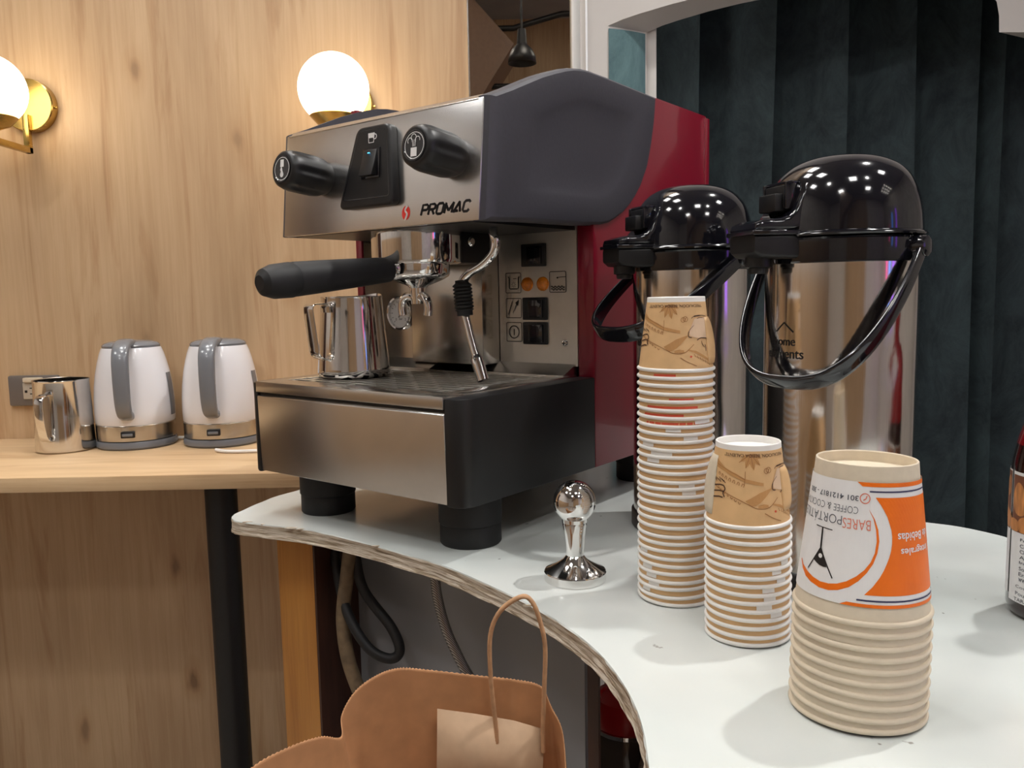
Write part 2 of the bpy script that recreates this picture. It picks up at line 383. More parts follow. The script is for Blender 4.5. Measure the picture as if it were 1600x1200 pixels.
# arched white panel in front of the curtain
AY = 1.62; SH = Vector((.080, .045))
arch = [(.192, .760), (.222, .772), (.252, .781), (.312, .797), (.372, .810), (.45, .823), (.56, .832), (.67, .838), (.78, .834), (.86, .822), (.900, .808), (.918, .790), (.9235, .765), (.925, .735)]
outl = [(.140, FLOOR), (.192, FLOOR)] + arch + [(1.30, .728), (1.9, .74), (1.9, CEIL), (.140, CEIL)]
bm = NB(); prism(bm, outl, lambda p, t: (p[0]+SH.x*t, AY+SH.y*t, p[1]), 0, 1)
bm.normal_update(); bmesh.ops.triangulate(bm, faces=[f for f in bm.faces if len(f.verts) > 4])
struct('wall_arch', bm, 'white_wall', 'white wall with a scalloped arch in front of the teal curtain', ang=30)
struct('trim_2', box(NB(), .150, .1535, AY-.004, AY, FLOOR, CEIL), 'trim_white', 'thin raised white edge on the arched wall')
struct('trim_3', box(NB(), .272, .292, AY+.050, AY+.075, FLOOR, .80, .002), 'white_wall', 'grey white post behind the arch edge')

# mirror between wood wall and white trim
bm = NB(); box(bm, -.0735, .134, WY+.008, WY+.014, FLOOR+.02, CEIL-.01)
mir = finish('wall_mirror', bm, 'mirror'); setp(mir, 'tall smoked wall mirror beside the oak wall reflecting the room', 'mirror')
bm = NB(); box(bm, -.076, -.0735, WY-.003, WY+.014, FLOOR+.02, CEIL-.01); finish('edge_strip', bm, 'steel', mir)

# curtain: flat pleats, each lapping over the next
def curtain(name, xs, ymid, z0, z1, mat, label, depth=.045):
    plan = []
    for i in range(len(xs)-1):
        a, b_ = xs[i], xs[i+1]; w_ = b_-a
        for t in (0, .05, .12, .25, .45, .65, .82, .93, .98):
            y = ymid + depth*(.55-.95*t**1.3) - .006*math.sin(PI*t)
            plan.append((a+w_*t*.985, y))
        plan.append((b_-w_*.003, ymid-depth*.42)); plan.append((b_-w_*.002, ymid-depth*.30)); plan.append((b_-w_*.03, ymid-depth*.05)); plan.append((b_-w_*.012, ymid+depth*.45))
    bm = NB(); nz = 14; rows = []
    for k in range(nz+1):
        z = z0+(z1-z0)*k/nz
        rows.append([bm.verts.new((x+.006*math.sin(2.3*z+x*9), y+.005*math.sin(3.1*z+x*14), z)) for x, y in plan])
    for a, c in zip(rows, rows[1:]):
        for i in range(len(plan)-1): bm.faces.new((a[i], a[i+1], c[i+1], c[i]))
    o = finish(name, bm, mat, None, 50); md = o.modifiers.new('thick', 'SOLIDIFY'); md.thickness = .003
    return setp(o, label, 'curtain')
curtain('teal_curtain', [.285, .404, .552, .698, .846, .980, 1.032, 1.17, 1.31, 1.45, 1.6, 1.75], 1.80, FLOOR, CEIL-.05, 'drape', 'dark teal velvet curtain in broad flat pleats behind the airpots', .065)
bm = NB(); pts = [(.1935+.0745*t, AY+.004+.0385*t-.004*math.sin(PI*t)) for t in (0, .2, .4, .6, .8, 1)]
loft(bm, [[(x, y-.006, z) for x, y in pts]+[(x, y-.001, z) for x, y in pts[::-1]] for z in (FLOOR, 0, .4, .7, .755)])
setp(finish('curtain_side_panel', bm, 'drape_side'), 'narrow teal fabric strip lining the left arch edge, its light painted into the colour', 'fabric')

# ceiling lamps seen in reflections, plus unseen panels added for fill
def panel_light(x, y, s=.30, label='', bar=False):
    t = thing('ceiling_panel_light', label, 'ceiling light', (x, y, CEIL-.012), 0, 'square ceiling light panels')
    bm = NB(); box(bm, -s/2, s/2, -s/2, s/2, -.004, .002); finish('diffuser', bm, 'panel_light', t)
    bm = NB()
    for a in range(4):
        b = bmesh.new(); box(b, -s/2-.015, s/2+.015, s/2, s/2+.015, -.008, .012); merge(bm, b, Matrix.Rotation(a*PI/2, 4, 'Z'))
    finish('frame', bm, 'trim_white', t); return t
for i, (x, y) in enumerate([(-.36, 1.50), (-.90, 1.28), (-.66, .58), (-1.7, .2), (.3, -.6), (-.7, -1.6), (1.7, .3), (1.2, -1.6)]):  # panels from the far left one onward are added fill
    panel_light(x, y, .34, 'square glowing ceiling panel, %s' % ['nearest the oak wall, seen reflected in the metal', 'left of the oak wall panel, seen reflected in the metal', 'above the machine front, seen reflected in the metal', 'far left, unseen, added for fill light', 'above the photographer, unseen, added for fill light', 'behind the photographer, unseen, added for fill light', 'right of the counter, unseen, added for fill light', 'right rear corner, unseen, added for fill light'][i])
k = 0
for i in range(4):
    for j in range(3):
        x, y = 2.35+.24*i+.05*j, -.9-.34*j
        t = thing('ceiling_downlight', 'small round ceiling downlight, number %s of its row, %s row from the photographer' % (['one', 'two', 'three', 'four'][i], ['third', 'second', 'nearest'][2-j]), 'downlight', (x, y, CEIL-.012), 0, 'small downlights')
        bm = NB(); lathe(bm, [(0, .0), (.026, 0), (.026, .004)], 16); finish('lens', bm, 'down_light', t)
        bm = NB(); lathe(bm, [(.027, .012), (.027, -.002), (.038, -.002), (.04, .012)], 16); finish('bezel', bm, 'trim_white', t)
# colour LED sign tubes on the far right wall (seen only as reflections)
for nm, mt, y0, z0, z1 in (('purple', 'neon_purple', -1.2, .1, 1.3), ('blue', 'neon_blue', -1.75, .1, 1.2), ('pink', 'neon_pink', -2.2, .25, .9)):
    bm = NB(); box(bm, XR-.05, XR-.002, y0, y0+.12, z0, z1, .008); setp(finish('led_light_tube', bm, mt), '%s glowing LED tube on the right-hand wall' % nm, 'led light')
# ceiling spot lamps: crisp shadows on the counter
def spot(x, y, tx, ty, tz, watt, label, size=.03, ang=70):
    t = thing('ceiling_spotlight', label, 'spotlight', (x, y, CEIL), 0, 'ceiling spotlights')
    d = Vector((tx-x, ty-y, tz-CEIL)).normalized(); q = d.to_track_quat('-Z', 'Y').to_matrix().to_4x4(); q.translation = Vector((0, 0, -.07))
    bm = NB(); lathe(bm, [(.012, 0), (.03, .005), (.034, .03), (.034, -.05), (.031, -.05), (.029, 0), (0, .004)], 20, mtx=q); finish('can', bm, 'black', t)
    bm = NB(); tube(bm, [(0, 0, 0), (0, 0, -.06)], .008); finish('stem', bm, 'black', t)
    ld = bpy.data.lights.new('spot_bulb', 'SPOT'); ld.energy = watt; ld.spot_size = R_(ang); ld.spot_blend = .5; ld.shadow_soft_size = size; ld.color = (1, .975, .94)
    lo = bpy.data.objects.new('spot_bulb', ld); C.objects.link(lo); lo.parent = t; lo.matrix_local = Matrix.Translation(Vector((0, 0, -.07))+d*.055) @ q.to_3x3().to_4x4()
    return t
spot(1.05, 1.02, .2, .75, 0, SPOT_W*2.2, 'small black ceiling spotlight above the curtain side of the counter')
spot(1.0, -.5, .1, .8, .1, SPOT_W*.6, 'small black ceiling spotlight behind and right of the counter')
spot(-.9, -.4, -.2, .9, .3, SPOT_W*.7, 'small black ceiling spotlight left of the photographer')

# things seen only in the mirror
t = thing('pendant_lamp', 'black dome pendant lamp seen reflected in the wall mirror', 'pendant lamp', (.085, -1.0, CEIL-.03))
bm = NB(); tube(bm, [(0, 0, 0), (0, 0, -.62)], .006); finish('cord', bm, 'black', t)
bm = NB(); lathe(bm, [(.072, -.77), (.068, -.735), (.05, -.70), (.025, -.675), (.022, -.64), (.02, -.60), (0, -.6)], 28); o = finish('lamp_shade', bm, 'black', t)
o.modifiers.new('thick', 'SOLIDIFY').thickness = .003
bm = NB(); prism(bm, [(-.75, .62), (-.75, 2.25), (-.35, 2.25), (.10, 1.75), (-.10, 1.45), (-.35, 1.20)], lambda p, q: (p[0]-.05, -2.2+q, p[1]), 0, .5)
M['mid_brown'] = plain('brown_panel', (.17, .10, .065), .5)
setp(finish('sloped_bulkhead', bm, 'mid_brown'), 'dark brown sloped bulkhead reflected in the wall mirror', 'bulkhead')
bm = NB(); box(bm, -.6, 1.2, -2.9, -2.85, FLOOR, CEIL); setp(finish('wood_panel', bm, 'wall_wood'), 'oak panel on the rear wall reflected in the mirror', 'panel')
for i, z in enumerate((1.55, 1.9)):
    bm = NB(); tube(bm, [(-.9, -1.9, z), (.05, -1.9, z+.0), (.35, -1.9, z+.08), (1.4, -1.9, z+.1)], .018); setp(finish('ceiling_pipe', bm, 'black'), 'black pipe in the mirror reflection, the %s one' % ['lower', 'upper'][i], 'pipe')

# ------------------------------------------------------------------ oak shelf table at the back
SZ = -.02
t = thing('oak_counter', 'oak laminate counter shelf along the wall carrying the kettles', 'counter', (-1.2, 1.54, FLOOR))
def lc(x, y, z): return (x+1.2, y-1.54, z-FLOOR)
bm = NB(); a = lc(-2.55, 1.346, SZ-.025); c = lc(-.02, WY-.001, SZ); box(bm, a[0], c[0], a[1], c[1], a[2], c[2], .0012); finish('counter_top', bm, 'shelf_wood', t)
for lx in (-.505, -2.2):
    bm = NB(); p = lc(lx, 1.405, FLOOR); lathe(bm, [(.0, 0), (.027, 0), (.027, SZ-.025-FLOOR), (0, SZ-.025-FLOOR)], 28, p); finish('leg', bm, 'black', t)
    bm = NB(); lathe(bm, [(0, 0), (.05, 0), (.05, .006), (.03, .012)], 28, p); finish('foot_plate', bm, 'black', t)

# outlet
t = thing('wall_outlet', 'grey wall outlet plate with a beige socket left of the kettles', 'outlet', (-1.001, WY, .0825))
bm = NB(); box(bm, -.053, .053, -.012, 0, -.032, .032, .004); finish('plate', bm, 'outlet_grey', t)
bm = NB(); box(bm, -.020, .020, -.016, -.010, -.017, .017, .0015); so = finish('socket', bm, 'outlet_beige', t)
for dx, dz, w_, h_ in ((-.013, -.001, .005, .005), (-.001, .006, .008, .0022), (-.001, -.006, .008, .0022)):
    bm = NB(); box(bm, dx-w_/2, dx+w_/2, -.0168, -.0155, dz-h_/2, dz+h_/2); finish('slot', bm, 'black', so)
bm = NB(); box(bm, -.016, .022, -.022, -.010, .018, .028, .002); finish('plug_cover', bm, 'cup_beige', t)

# globe wall lamps
def globe_lamp(x, z, label):
    t = thing('globe_wall_lamp', label, 'wall lamp', (x, WY, z), 0, 'globe wall lamps')
    rot = Matrix.Rotation(R_(90), 4, 'X')
    bm = NB(); lathe(bm, [(0, 0), (.052, 0), (.052, .020), (.050, .0225), (0, .0225)], 48, (0, 0, 0), rot); finish('wall_plate', bm, 'brass', t)
    bm = NB(); tube(bm, [(.050, -.011, -.004), (.056, -.011, -.004)], .003, 10); finish('set_screw', bm, 'brass', t)
    bm = NB(); box(bm, -.006, .006, -.150, -.020, -.096, -.084, .001); box(bm, -.006, .006, -.032, -.020, -.096, -.02, .001); box(bm, -.006, .006, -.150, -.138, -.096, -.070, .001); finish('arm', bm, 'brass', t)
    bm = NB(); lathe(bm, [(0, -.072), (.012, -.072), (.032, -.064), (.046, -.049), (.044, -.047), (.030, -.060), (0, -.066)], 40, (0, -.144, 0)); finish('holder_cup', bm, 'brass', t)
    bm = NB(); lathe(bm, [(0 if k in (0, 24) else .0655*math.sin(PI*k/24), -.0655*math.cos(PI*k/24)) for k in range(25)], 48, (0, -.144, 0)); finish('globe', bm, 'globe', t, 80)
globe_lamp(-.321, .650, 'glowing opal globe wall lamp above the coffee machine')
globe_lamp(-.962, .660, 'glowing opal globe wall lamp with brass plate at the left edge')

# ------------------------------------------------------------------ kettles and steel mug on the shelf
def kettle(loc, rz, label):
    t = thing('electric_kettle', label, 'kettle', loc, rz, 'white kettles on the oak counter')
    bm = NB(); lathe(bm, [(0, 0), (.072, 0), (.0755, .004), (.0755, .011), (.074, .015), (.070, .016), (0, .016)], 56); finish('base', bm, 'grey_plastic', t)
    bm = NB(); lathe(bm, [(.071, .016), (.0735, .0175), (.0738, .046), (.0725, .0475)], 56); bd = finish('steel_band', bm, 'steel_v', t)
    prof = [(.0725, .0475), (.0738, .050), (.0742, .070), (.0735, .095), (.0715, .120), (.0680, .145), (.0630, .168), (.0585, .184), (.0545, .1945), (.050, .1965)]
    bm = NB(); lathe(bm, prof, 56); bo = finish('body', bm, 'white_plastic', t)
    bm = NB(); lathe(bm, [(.0530, .1945), (.0535, .199), (.050, .203), (.040, .2065), (.02, .2085), (0, .209)], 56); finish('lid', bm, 'grey_plastic', t)
    # handle: broad strap, local -Y towards the viewer
    path = spline([(0, -.030, .2045), (0, -.052, .2050), (0, -.078, .199), (0, -.094, .180), (0, -.099, .150), (0, -.099, .115), (0, -.096, .090), (0, -.088, .074), (0, -.072, .0665)], 5)
    rings = []
    for i, p in enumerate(path):
        d = (path[min(i+1, len(path)-1)]-path[max(i-1, 0)]).normalized(); nn = Vector((0, d.z, -d.y)).normalized()
        hw = .0165 - .003*(i/len(path)); ht = .0085
        rings.append([p+Vector((hw*math.copysign(abs(math.cos(a))**.55, math.cos(a)), 0, 0))+nn*ht*math.copysign(abs(math.sin(a))**.7, math.sin(a)) for a in [2*PI*k/16 for k in range(16)]])
    bm = NB(); loft(bm, rings); h = finish('handle', bm, 'grey_plastic', t, 60)
    bm = NB(); box(bm, -.0125, .0125, -.079, -.071, .025, .0375, .0018); sw = finish('switch', bm, 'black', t)
    bm = NB(); box(bm, -.0095, .0095, -.0815, -.078, .0285, .034, .0012); finish('switch_tip', bm, 'grey_plastic', sw)
    # water window on the right side
    def rr(z):
        for (r1, z1), (r2, z2) in zip(prof, prof[1:]):
            if z1 <= z <= z2: return r1+(r2-r1)*(z-z1)/(z2-z1)
        return .07
    f = Flat(); f.strip([(-.011, z) for z in [.060+.0105*k for k in range(9)]], [(.011, z) for z in [.060+.0105*k for k in range(9)]], 4)
    f.build('water_window', lambda x, z: ((rr(z)+.0006)*math.cos(x/.07+R_(-10)), (rr(z)+.0006)*math.sin(x/.07+R_(-10)), z), 'grey_plastic', t)
    return t
kettle((-.752, 1.646, SZ), R_(12), 'white kettle with grey handle nearest the steel mug')
kettle((-.583, 1.655, SZ), R_(6), 'white kettle with grey handle next to the coffee machine')
bm = NB(); tube(bm, spline([(-.560, 1.545, SZ+.004), (-.535, 1.530, SZ+.0035), (-.49, 1.528, SZ+.0035), (-.43, 1.54, SZ+.0035), (-.36, 1.60, SZ+.0035), (-.30, 1.70, SZ+.0035)], 6), .0033, 8)
setp(finish('white_cable', bm, 'cup_white'), 'white power cord in front of the right-hand kettle', 'cord')
bm = NB(); tube(bm, spline([(-.690, 1.690, SZ+.004), (-.665, 1.695, SZ+.0035), (-.64, 1.715, SZ+.0035), (-.56, 1.732, SZ+.0035)], 6), .0033, 8)
setp(finish('white_cable', bm, 'cup_white'), 'short white power cord between the two kettles', 'cord')

def strap_handle(path, hw, ht, n=12):
    rings = []
    for i, p in enumerate(path):
        d = (path[min(i+1, len(path)-1)]-path[max(i-1, 0)]).normalized(); s_ = Vector((0, 1, 0)); nn = d.cross(s_).normalized()
        rings.append([p+s_*hw*math.copysign(abs(math.cos(a))**.4, math.cos(a))+nn*ht*math.copysign(abs(math.sin(a))**.7, math.sin(a)) for a in [2*PI*k/n for k in range(n)]])
    return rings
t = thing('steel_mug', 'polished straight steel milk mug left of the kettles', 'mug', (-.872, 1.603, SZ), R_(-92))
bm = NB(); lathe(bm, [(0, 0), (.050, 0), (.0535, .003), (.0535, .006), (.0515, .07), (.0500, .134), (.0513, .137), (.0508, .1385), (.0490, .137), (.0500, .07), (.0515, .006), (0, .004)], 64); finish('body', bm, 'pitcher_steel', t)
path = spline([(.046, 0, .112), (.060, 0, .114), (.076, 0, .109), (.081, 0, .095), (.078, 0, .060), (.070, 0, .033), (.058, 0, .026), (.048, 0, .026)], 5)
bm = NB(); loft(bm, strap_handle(path, .0085, .002)); finish('handle', bm, 'pitcher_steel', t, 60)

# ------------------------------------------------------------------ white plywood table
front = [(-.350, 1.017), (-.348, 1.000), (-.336, .984), (-.309, .971), (-.240, .940), (-.173, .893), (-.109, .838), (-.067, .799), (-.004, .719), (.028, .670), (.051, .624), (.066, .580), (.075, .531), (.077, .490), (.074, .448), (.066, .38), (.066, .30), (.085, .22), (.13, .14)]
rest = [(.30, .05), (.60, .05), (.82, .20), (.84, .45), (.74, .66), (.60, .775), (.532, .845), (.519, .869), (.496, .902), (.464, .925), (.43, .952), (.41, 1.02), (.40, 1.25), (.30, 1.45), (.14, 1.52), (.02, 1.50), (-.10, 1.39), (-.298, 1.142), (-.333, 1.076), (-.345, 1.035)]
fr = [tuple(p[:2]) for p in spline([(x, y, 0) for x, y in front+[rest[0]]], 6)][:-1]
rs = [tuple(p[:2]) for p in spline([(x, y, 0) for x, y in rest+[front[0]]], 4)][:-1]
outline = fr + rs
cx_, cy_ = .2, .7
t = thing('plywood_table', 'white laminate plywood table with a chipped curved edge', 'table', (.2, .7, FLOOR))
def tl(x, y, z): return (x-.2, y-.7, z-FLOOR)
TH = .017
rnd = random.Random(3)
bm = NB(); n = len(outline); rows = []
levels = [(0, 0), (-.0012, .0006), (-.004, .0004), (-.007, -.0004), (-.010, .0006), (-.013, -.0002), (-TH+.001, .0012), (-TH, .001)]
for k, (z, off) in enumerate(levels):
    row = []
    for i, (x, y) in enumerate(outline):
        a_, b_ = outline[i-1], outline[(i+1) % n]; tx, ty = b_[0]-a_[0], b_[1]-a_[1]; L = math.hypot(tx, ty) or 1
        j = (rnd.random()-.5)*.0014 if 1 <= k else 0
        row.append(bm.verts.new(tl(x+ty/L*(off+j)*-1*-1, y-tx/L*(off+j), z)))
    rows.append(row)
for k, (a, c) in enumerate(zip(rows, rows[1:])):
    for i in range(n):
        f = bm.faces.new((a[i], a[(i+1) % n], c[(i+1) % n], c[i])); f.material_index = 1 if k else 0
ft = bm.faces.new(rows[0]); fb = bm.faces.new(rows[-1]); ft.material_index = 0; fb.material_index = 0
bm.normal_update(); bmesh.ops.triangulate(bm, faces=[ft, fb])
finish('table_top', bm, None, t, 30, ['table_top', 'ply'])
# chips: dark gaps where the laminate has broken off along the edge
bm = NB()
for x, y, s in ((-.322, .979, .006), (-.262, .950, .009), (-.250, .9445, .006), (-.150, .873, .005), (-.30, .968, .004), (.010, .694, .004)):
    poly = [(x+s*math.cos(2*PI*k/7)*(.6+.6*rnd.random()), y+s*.4*math.sin(2*PI*k/7)*(.6+.6*rnd.random())) for k in range(7)]
    prism(bm, poly, lambda p, q: tl(p[0], p[1], q), -.0008, .00025)
setp(finish('edge_chips', bm, 'ply', t), kind='stuff')
A = R_(38); MU = Vector((math.cos(A), -math.sin(A), 0)); MV = Vector((math.sin(A), math.cos(A), 0))
def quadpost(bm, corner, lu, lv, z0, z1):
    c0 = Vector(corner); P = [c0, c0-MU*lu, c0-MU*lu+MV*lv, c0+MV*lv]
    loft(bm, [[tl(p.x, p.y, z) for p in P] for z in (z0, z1)])
bm = NB(); quadpost(bm, (-.247, .985, 0), .070, .046, FLOOR, -TH); finish('leg', bm, 'post_wood', t)
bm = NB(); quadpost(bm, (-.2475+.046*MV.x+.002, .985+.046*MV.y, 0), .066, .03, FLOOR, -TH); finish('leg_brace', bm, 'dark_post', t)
bm = NB(); quadpost(bm, Vector((-.247, .985, 0))+MU*.004, .0035, .046, FLOOR, -TH); finish('leg_side_shade', bm, 'dark_post', t)  # thin dark sheet standing in for shade on the leg's right face
bm = NB(); quadpost(bm, (.0825, .8150, 0), .013, .004, FLOOR, -TH); finish('leg', bm, 'dark_post', t)
bm = NB(); quadpost(bm, (.70, .45, 0), .06, .06, FLOOR, -TH); finish('leg', bm, 'post_wood', t)
bm = NB(); quadpost(bm, (.25, 1.38, 0), .06, .06, FLOOR, -TH); finish('leg', bm, 'post_wood', t)
# grey panel under the table and its white left edge
bm = NB(); quadpost(bm, (.0695, .825, 0), .385, .016, FLOOR, -TH-.0005); finish('front_panel', bm, 'grey_panel', t)
pe = Vector((.0695, .825, 0)) - MU*.386
bm = NB(); quadpost(bm, pe, .010, .018, FLOOR, -TH-.0005); finish('panel_edge', bm, 'white_wall', t)
bm = NB(); quadpost(bm, (.352, .773, 0), .36, .3, -.370, -.355); finish('lower_shelf', bm, 'dark_post', t)
bm = NB(); quadpost(bm, Vector((.40, 1.0, 0)), .34, .016, FLOOR, -TH-.0005); finish('back_panel', bm, 'dark_post', t)

# ------------------------------------------------------------------ espresso machine
UC, VC = -.703, .84
base = MU*UC+MV*VC
mch = thing('espresso_machine', 'steel and red one-group espresso machine on the white table', 'coffee machine', (base.x, base.y, 0), -A)
# feet
for fx in (-.116, .121):
    for fy in (-.173, .20):
        bm = NB(); lathe(bm, [(0, 0), (.032, 0), (.0335, .002), (.0335, .021), (.033, .0225), (.0345, .024), (.0345, .060), (0, .060)], 40, (fx, fy, 0)); finish('foot', bm, 'rubber', mch)
# body: red side panels, back, chassis
XRt = .171
bm = NB(); prism(bm, [(.002, .0555), (.312, .0555), (.312, .508), (.305, .515), (.150, .516), (.002, .516)], lambda p, q: (q, p[0], p[1]), XRt-.023, XRt, .0015); finish('side_panel', bm, 'red', mch)
bm = NB(); box(bm, XRt-.003, XRt+.0015, .300, .3145, .056, .512, .0008); finish('corner_strip', bm, 'red', mch)
bm = NB(); prism(bm, [(-.058, .0555), (.312, .0555), (.312, .508), (.305, .515), (-.058, .516)], lambda p, q: (q, p[0], p[1]), -.176, -.164, .0015); finish('side_panel', bm, 'red', mch)
bm = NB(); box(bm, -.164, XRt-.023, .298, .311, .056, .512); finish('rear_panel', bm, 'steel', mch)
bm = NB(); box(bm, -.164, XRt-.023, -.05, .298, .058, .150); box(bm, -.164, XRt-.023, .03, .298, .15, .470); finish('chassis', bm, 'black', mch)
bm = NB(); box(bm, -.160, XRt-.024, -.01, .300, .474, .482, .002); finish('cup_warmer_top', bm, 'steel', mch)
bm = NB()
for p0, p1 in (((-.15, 0, .50), (-.15, .29, .50)), ((.14, .02, .50), (.14, .29, .50)), ((-.15, .29, .50), (.14, .29, .50))): tube(bm, [p0, p1], .004, 8)
finish('cup_rail', bm, 'chrome', mch)
# back wall of the working bay
bm = NB(); box(bm, .0285, XRt-.023, .0005, .004, .178, .346); cp = finish('control_panel', bm, 'steel_satin', mch)
bm = NB(); box(bm, -.097, .028, -.034, .003, .178, .346, .001); finish('group_column_panel', bm, 'steel_v', mch)
bm = NB(); box(bm, -.164, -.0975, -.020, -.015, .178, .346); finish('gauge_panel', bm, 'steel_v', mch)
bm = NB(); box(bm, -.164, -.1635, -.055, -.02, .16, .346); finish('side_liner', bm, 'steel_v', mch)
bm = NB(); prism(bm, [(.002, .181), (-.026, .169), (-.026, .1665), (.003, .1665)], lambda p, q: (q, p[0], p[1]), .02, XRt-.026); finish('sloped_ledge', bm, 'steel', mch)
bm = NB(); prism(bm, [(-.016, .183), (-.046, .171), (-.046, .1665), (-.016, .1665)], lambda p, q: (q, p[0], p[1]), -.163, -.055); finish('sloped_ledge', bm, 'steel', mch)
# control panel fittings (x, z on the plane y = .0005)
for x0, z0 in ((.067, .300), (.068, .234), (.068, .2035)):
    bm = NB(); box(bm, x0, x0+.0365, -.0035, .002, z0, z0+.028, .0012); s_ = finish('rocker_switch', bm, 'black', mch)
    bm = NB(); prism(bm, [(x0+.004, -.003), (x0+.0185, -.0045), (x0+.0325, -.0075), (x0+.0325, -.002), (x0+.004, -.002)], lambda p, q, zz=z0: (p[0], p[1], zz+q), .003, .025, .0006); finish('rocker', bm, 'gloss_black', s_)
for x0 in (.074, .098):
    bm = NB(); lathe(bm, [(0, .007), (.004, .0065), (.0068, .0045), (.0080, .002), (.0085, .002), (.0088, 0)], 28, (0, 0, 0), Matrix.Translation((x0, .0005, .2785)) @ Matrix.Rotation(R_(90), 4, 'X')); l_ = finish('indicator_lamp', bm, 'amber', mch)
bm = NB(); lathe(bm, [(0, .0035), (.003, .003), (.0045, .0008), (.0048, 0)], 20, (0, 0, 0), Matrix.Translation((.130, .0005, .206)) @ Matrix.Rotation(R_(90), 4, 'X')); sc = finish('screw', bm, 'chrome', mch)
f = Flat(); f.line([(.1275, .206), (.1325, .206)], .0012); f.line([(.130, .2035), (.130, .2085)], .0012); f.build('screw_slot', lambda x, z: (x, -.0033, z), 'ink', sc)
f = Flat()
def frame(x0, x1, z0, z1): f.line(rrect(x0, x1, z0, z1, .0015, 3), .0009, True)
frame(.040, .064, .2680, .2930); frame(.1085, .1325, .2680, .2930); frame(.040, .064, .2365, .2610); frame(.040, .064, .2065, .2305)
f.line([(.044, .2885), (.0455, .2865), (.0455, .2745), (.047, .273), (.0585, .273), (.060, .2745), (.060, .2865), (.0615, .2885)], .0014)   # jug
f.line([(.052, .286), (.0575, .286)], .0008)
for a_ in range(0, 360, 45): f.line([(.0525+.0015*math.cos(R_(a_)), .2785+.0015*math.sin(R_(a_))), (.0525+.0038*math.cos(R_(a_)), .2785+.0038*math.sin(R_(a_)))], .0005)
f.line([(.1325, .2865), (.1205, .286)], .0008); f.disc(.120, .2855, .0011, 12)                     # tap above waves
for zz in (.2715, .2745): f.line([(.1105+.001*k, zz+.0011*math.sin(k*PI/2.5)) for k in range(21)], .0012)
f.line([(.0435, .2405), (.050, .2575), (.051, .2425), (.0575, .2555)], .0015); f.poly([(.0605, .2595), (.0545, .2555), (.0585, .2515)])
f.ring(.052, .2185, .0078, .0013); f.line([(.052, .2145), (.052, .2225)], .0013)
setp(f.build('icon_print', lambda x, z: (x, -.0003, z), 'ink', cp), kind='stuff')
# pressure gauge
g = Matrix.Translation((-.131, -.020, .243)) @ Matrix.Rotation(R_(90), 4, 'X')
bm = NB(); lathe(bm, [(.0175, 0), (.0225, 0), (.0235, .004), (.0225, .0055), (.0205, .0045), (.0195, -.0)], 40, (0, 0, 0), g); ga = finish('pressure_gauge', bm, 'chrome', mch)
bm = NB(); lathe(bm, [(0, .0006), (.0200, .0006)], 40, (0, 0, 0), g); dl = finish('dial', bm, 'label_white', ga)
f = Flat()
for k in range(13): a_ = R_(225-22.5*k); f.line([(.0155*math.cos(a_), .0155*math.sin(a_)), (.018*math.cos(a_), .018*math.sin(a_))], .0008)
f.line([(-.004, -.006), (.009, .010)], [.0016, .0006]); f.disc(0, 0, .0022); f.text('bar', .005, 0, -.008)
for k, s_ in enumerate(('0', '1', '2', '3')): a_ = R_(225-90*k); f.text(s_, .005, .0125*math.cos(a_), .0125*math.sin(a_))
f.build('dial_print', lambda x, z: (x-.131, -.0208, z+.243), 'ink', ga)
# drip tray base
bm = NB(); pl = [(.1475, -.2385), (.153, -.2385), (.160, -.2365), (.167, -.231), (.1705, -.222), (.171, -.210), (.171, .0015), (.1475, .0015)]
prism(bm, pl, lambda p, q: (p[0], p[1], q), .0555, .166, .002); finish('tray_side_cheek', bm, 'black', mch)
bm = NB(); pl = [(-.1605, -.2385), (-.166, -.2385), (-.174, -.234), (-.176, -.224), (-.176, .0), (-.1605, .0)]
prism(bm, pl, lambda p, q: (p[0], p[1], q), .0555, .166, .002); finish('tray_side_cheek', bm, 'black', mch)
bm = NB(); prism(bm, [(-.2375, .0575), (-.2395, .149), (-.2375, .151), (-.22, .151), (-.22, .0575)], lambda p, q: (q, p[0], p[1]), -.160, .147, .0008); finish('tray_front', bm, 'steel_front', mch)
bm = NB(); box(bm, -.158, .146, -.236, .0, .060, .153); finish('tray_core', bm, 'black', mch)
bm = NB()
box(bm, -.1605, .147, -.2405, -.208, .1545, .1675, .001); box(bm, -.1605, -.140, -.208, -.0, .160, .1675, .0008); box(bm, .122, .147, -.208, -.0, .160, .1675, .0008); box(bm, -.14, .122, -.03, -.0, .160, .1675)
finish('tray_rim', bm, 'steel', mch)
bm = NB()
ny = 11; y0, y1 = -.207, -.031; dy = (y1-y0)/ny
for k in range(ny+1): box(bm, -.140, .122, y0+dy*k-.0036, y0+dy*k+.0036, .1654, .1667)
for k in range(ny):
    x = -.140+(.0175 if k % 2 else 0)
    while x < .122: box(bm, x-.0028, x+.0028, y0+dy*k, y0+dy*(k+1), .1654, .1665); x += .035
g_ = finish('tray_grill', bm, 'steel_satin', mch)
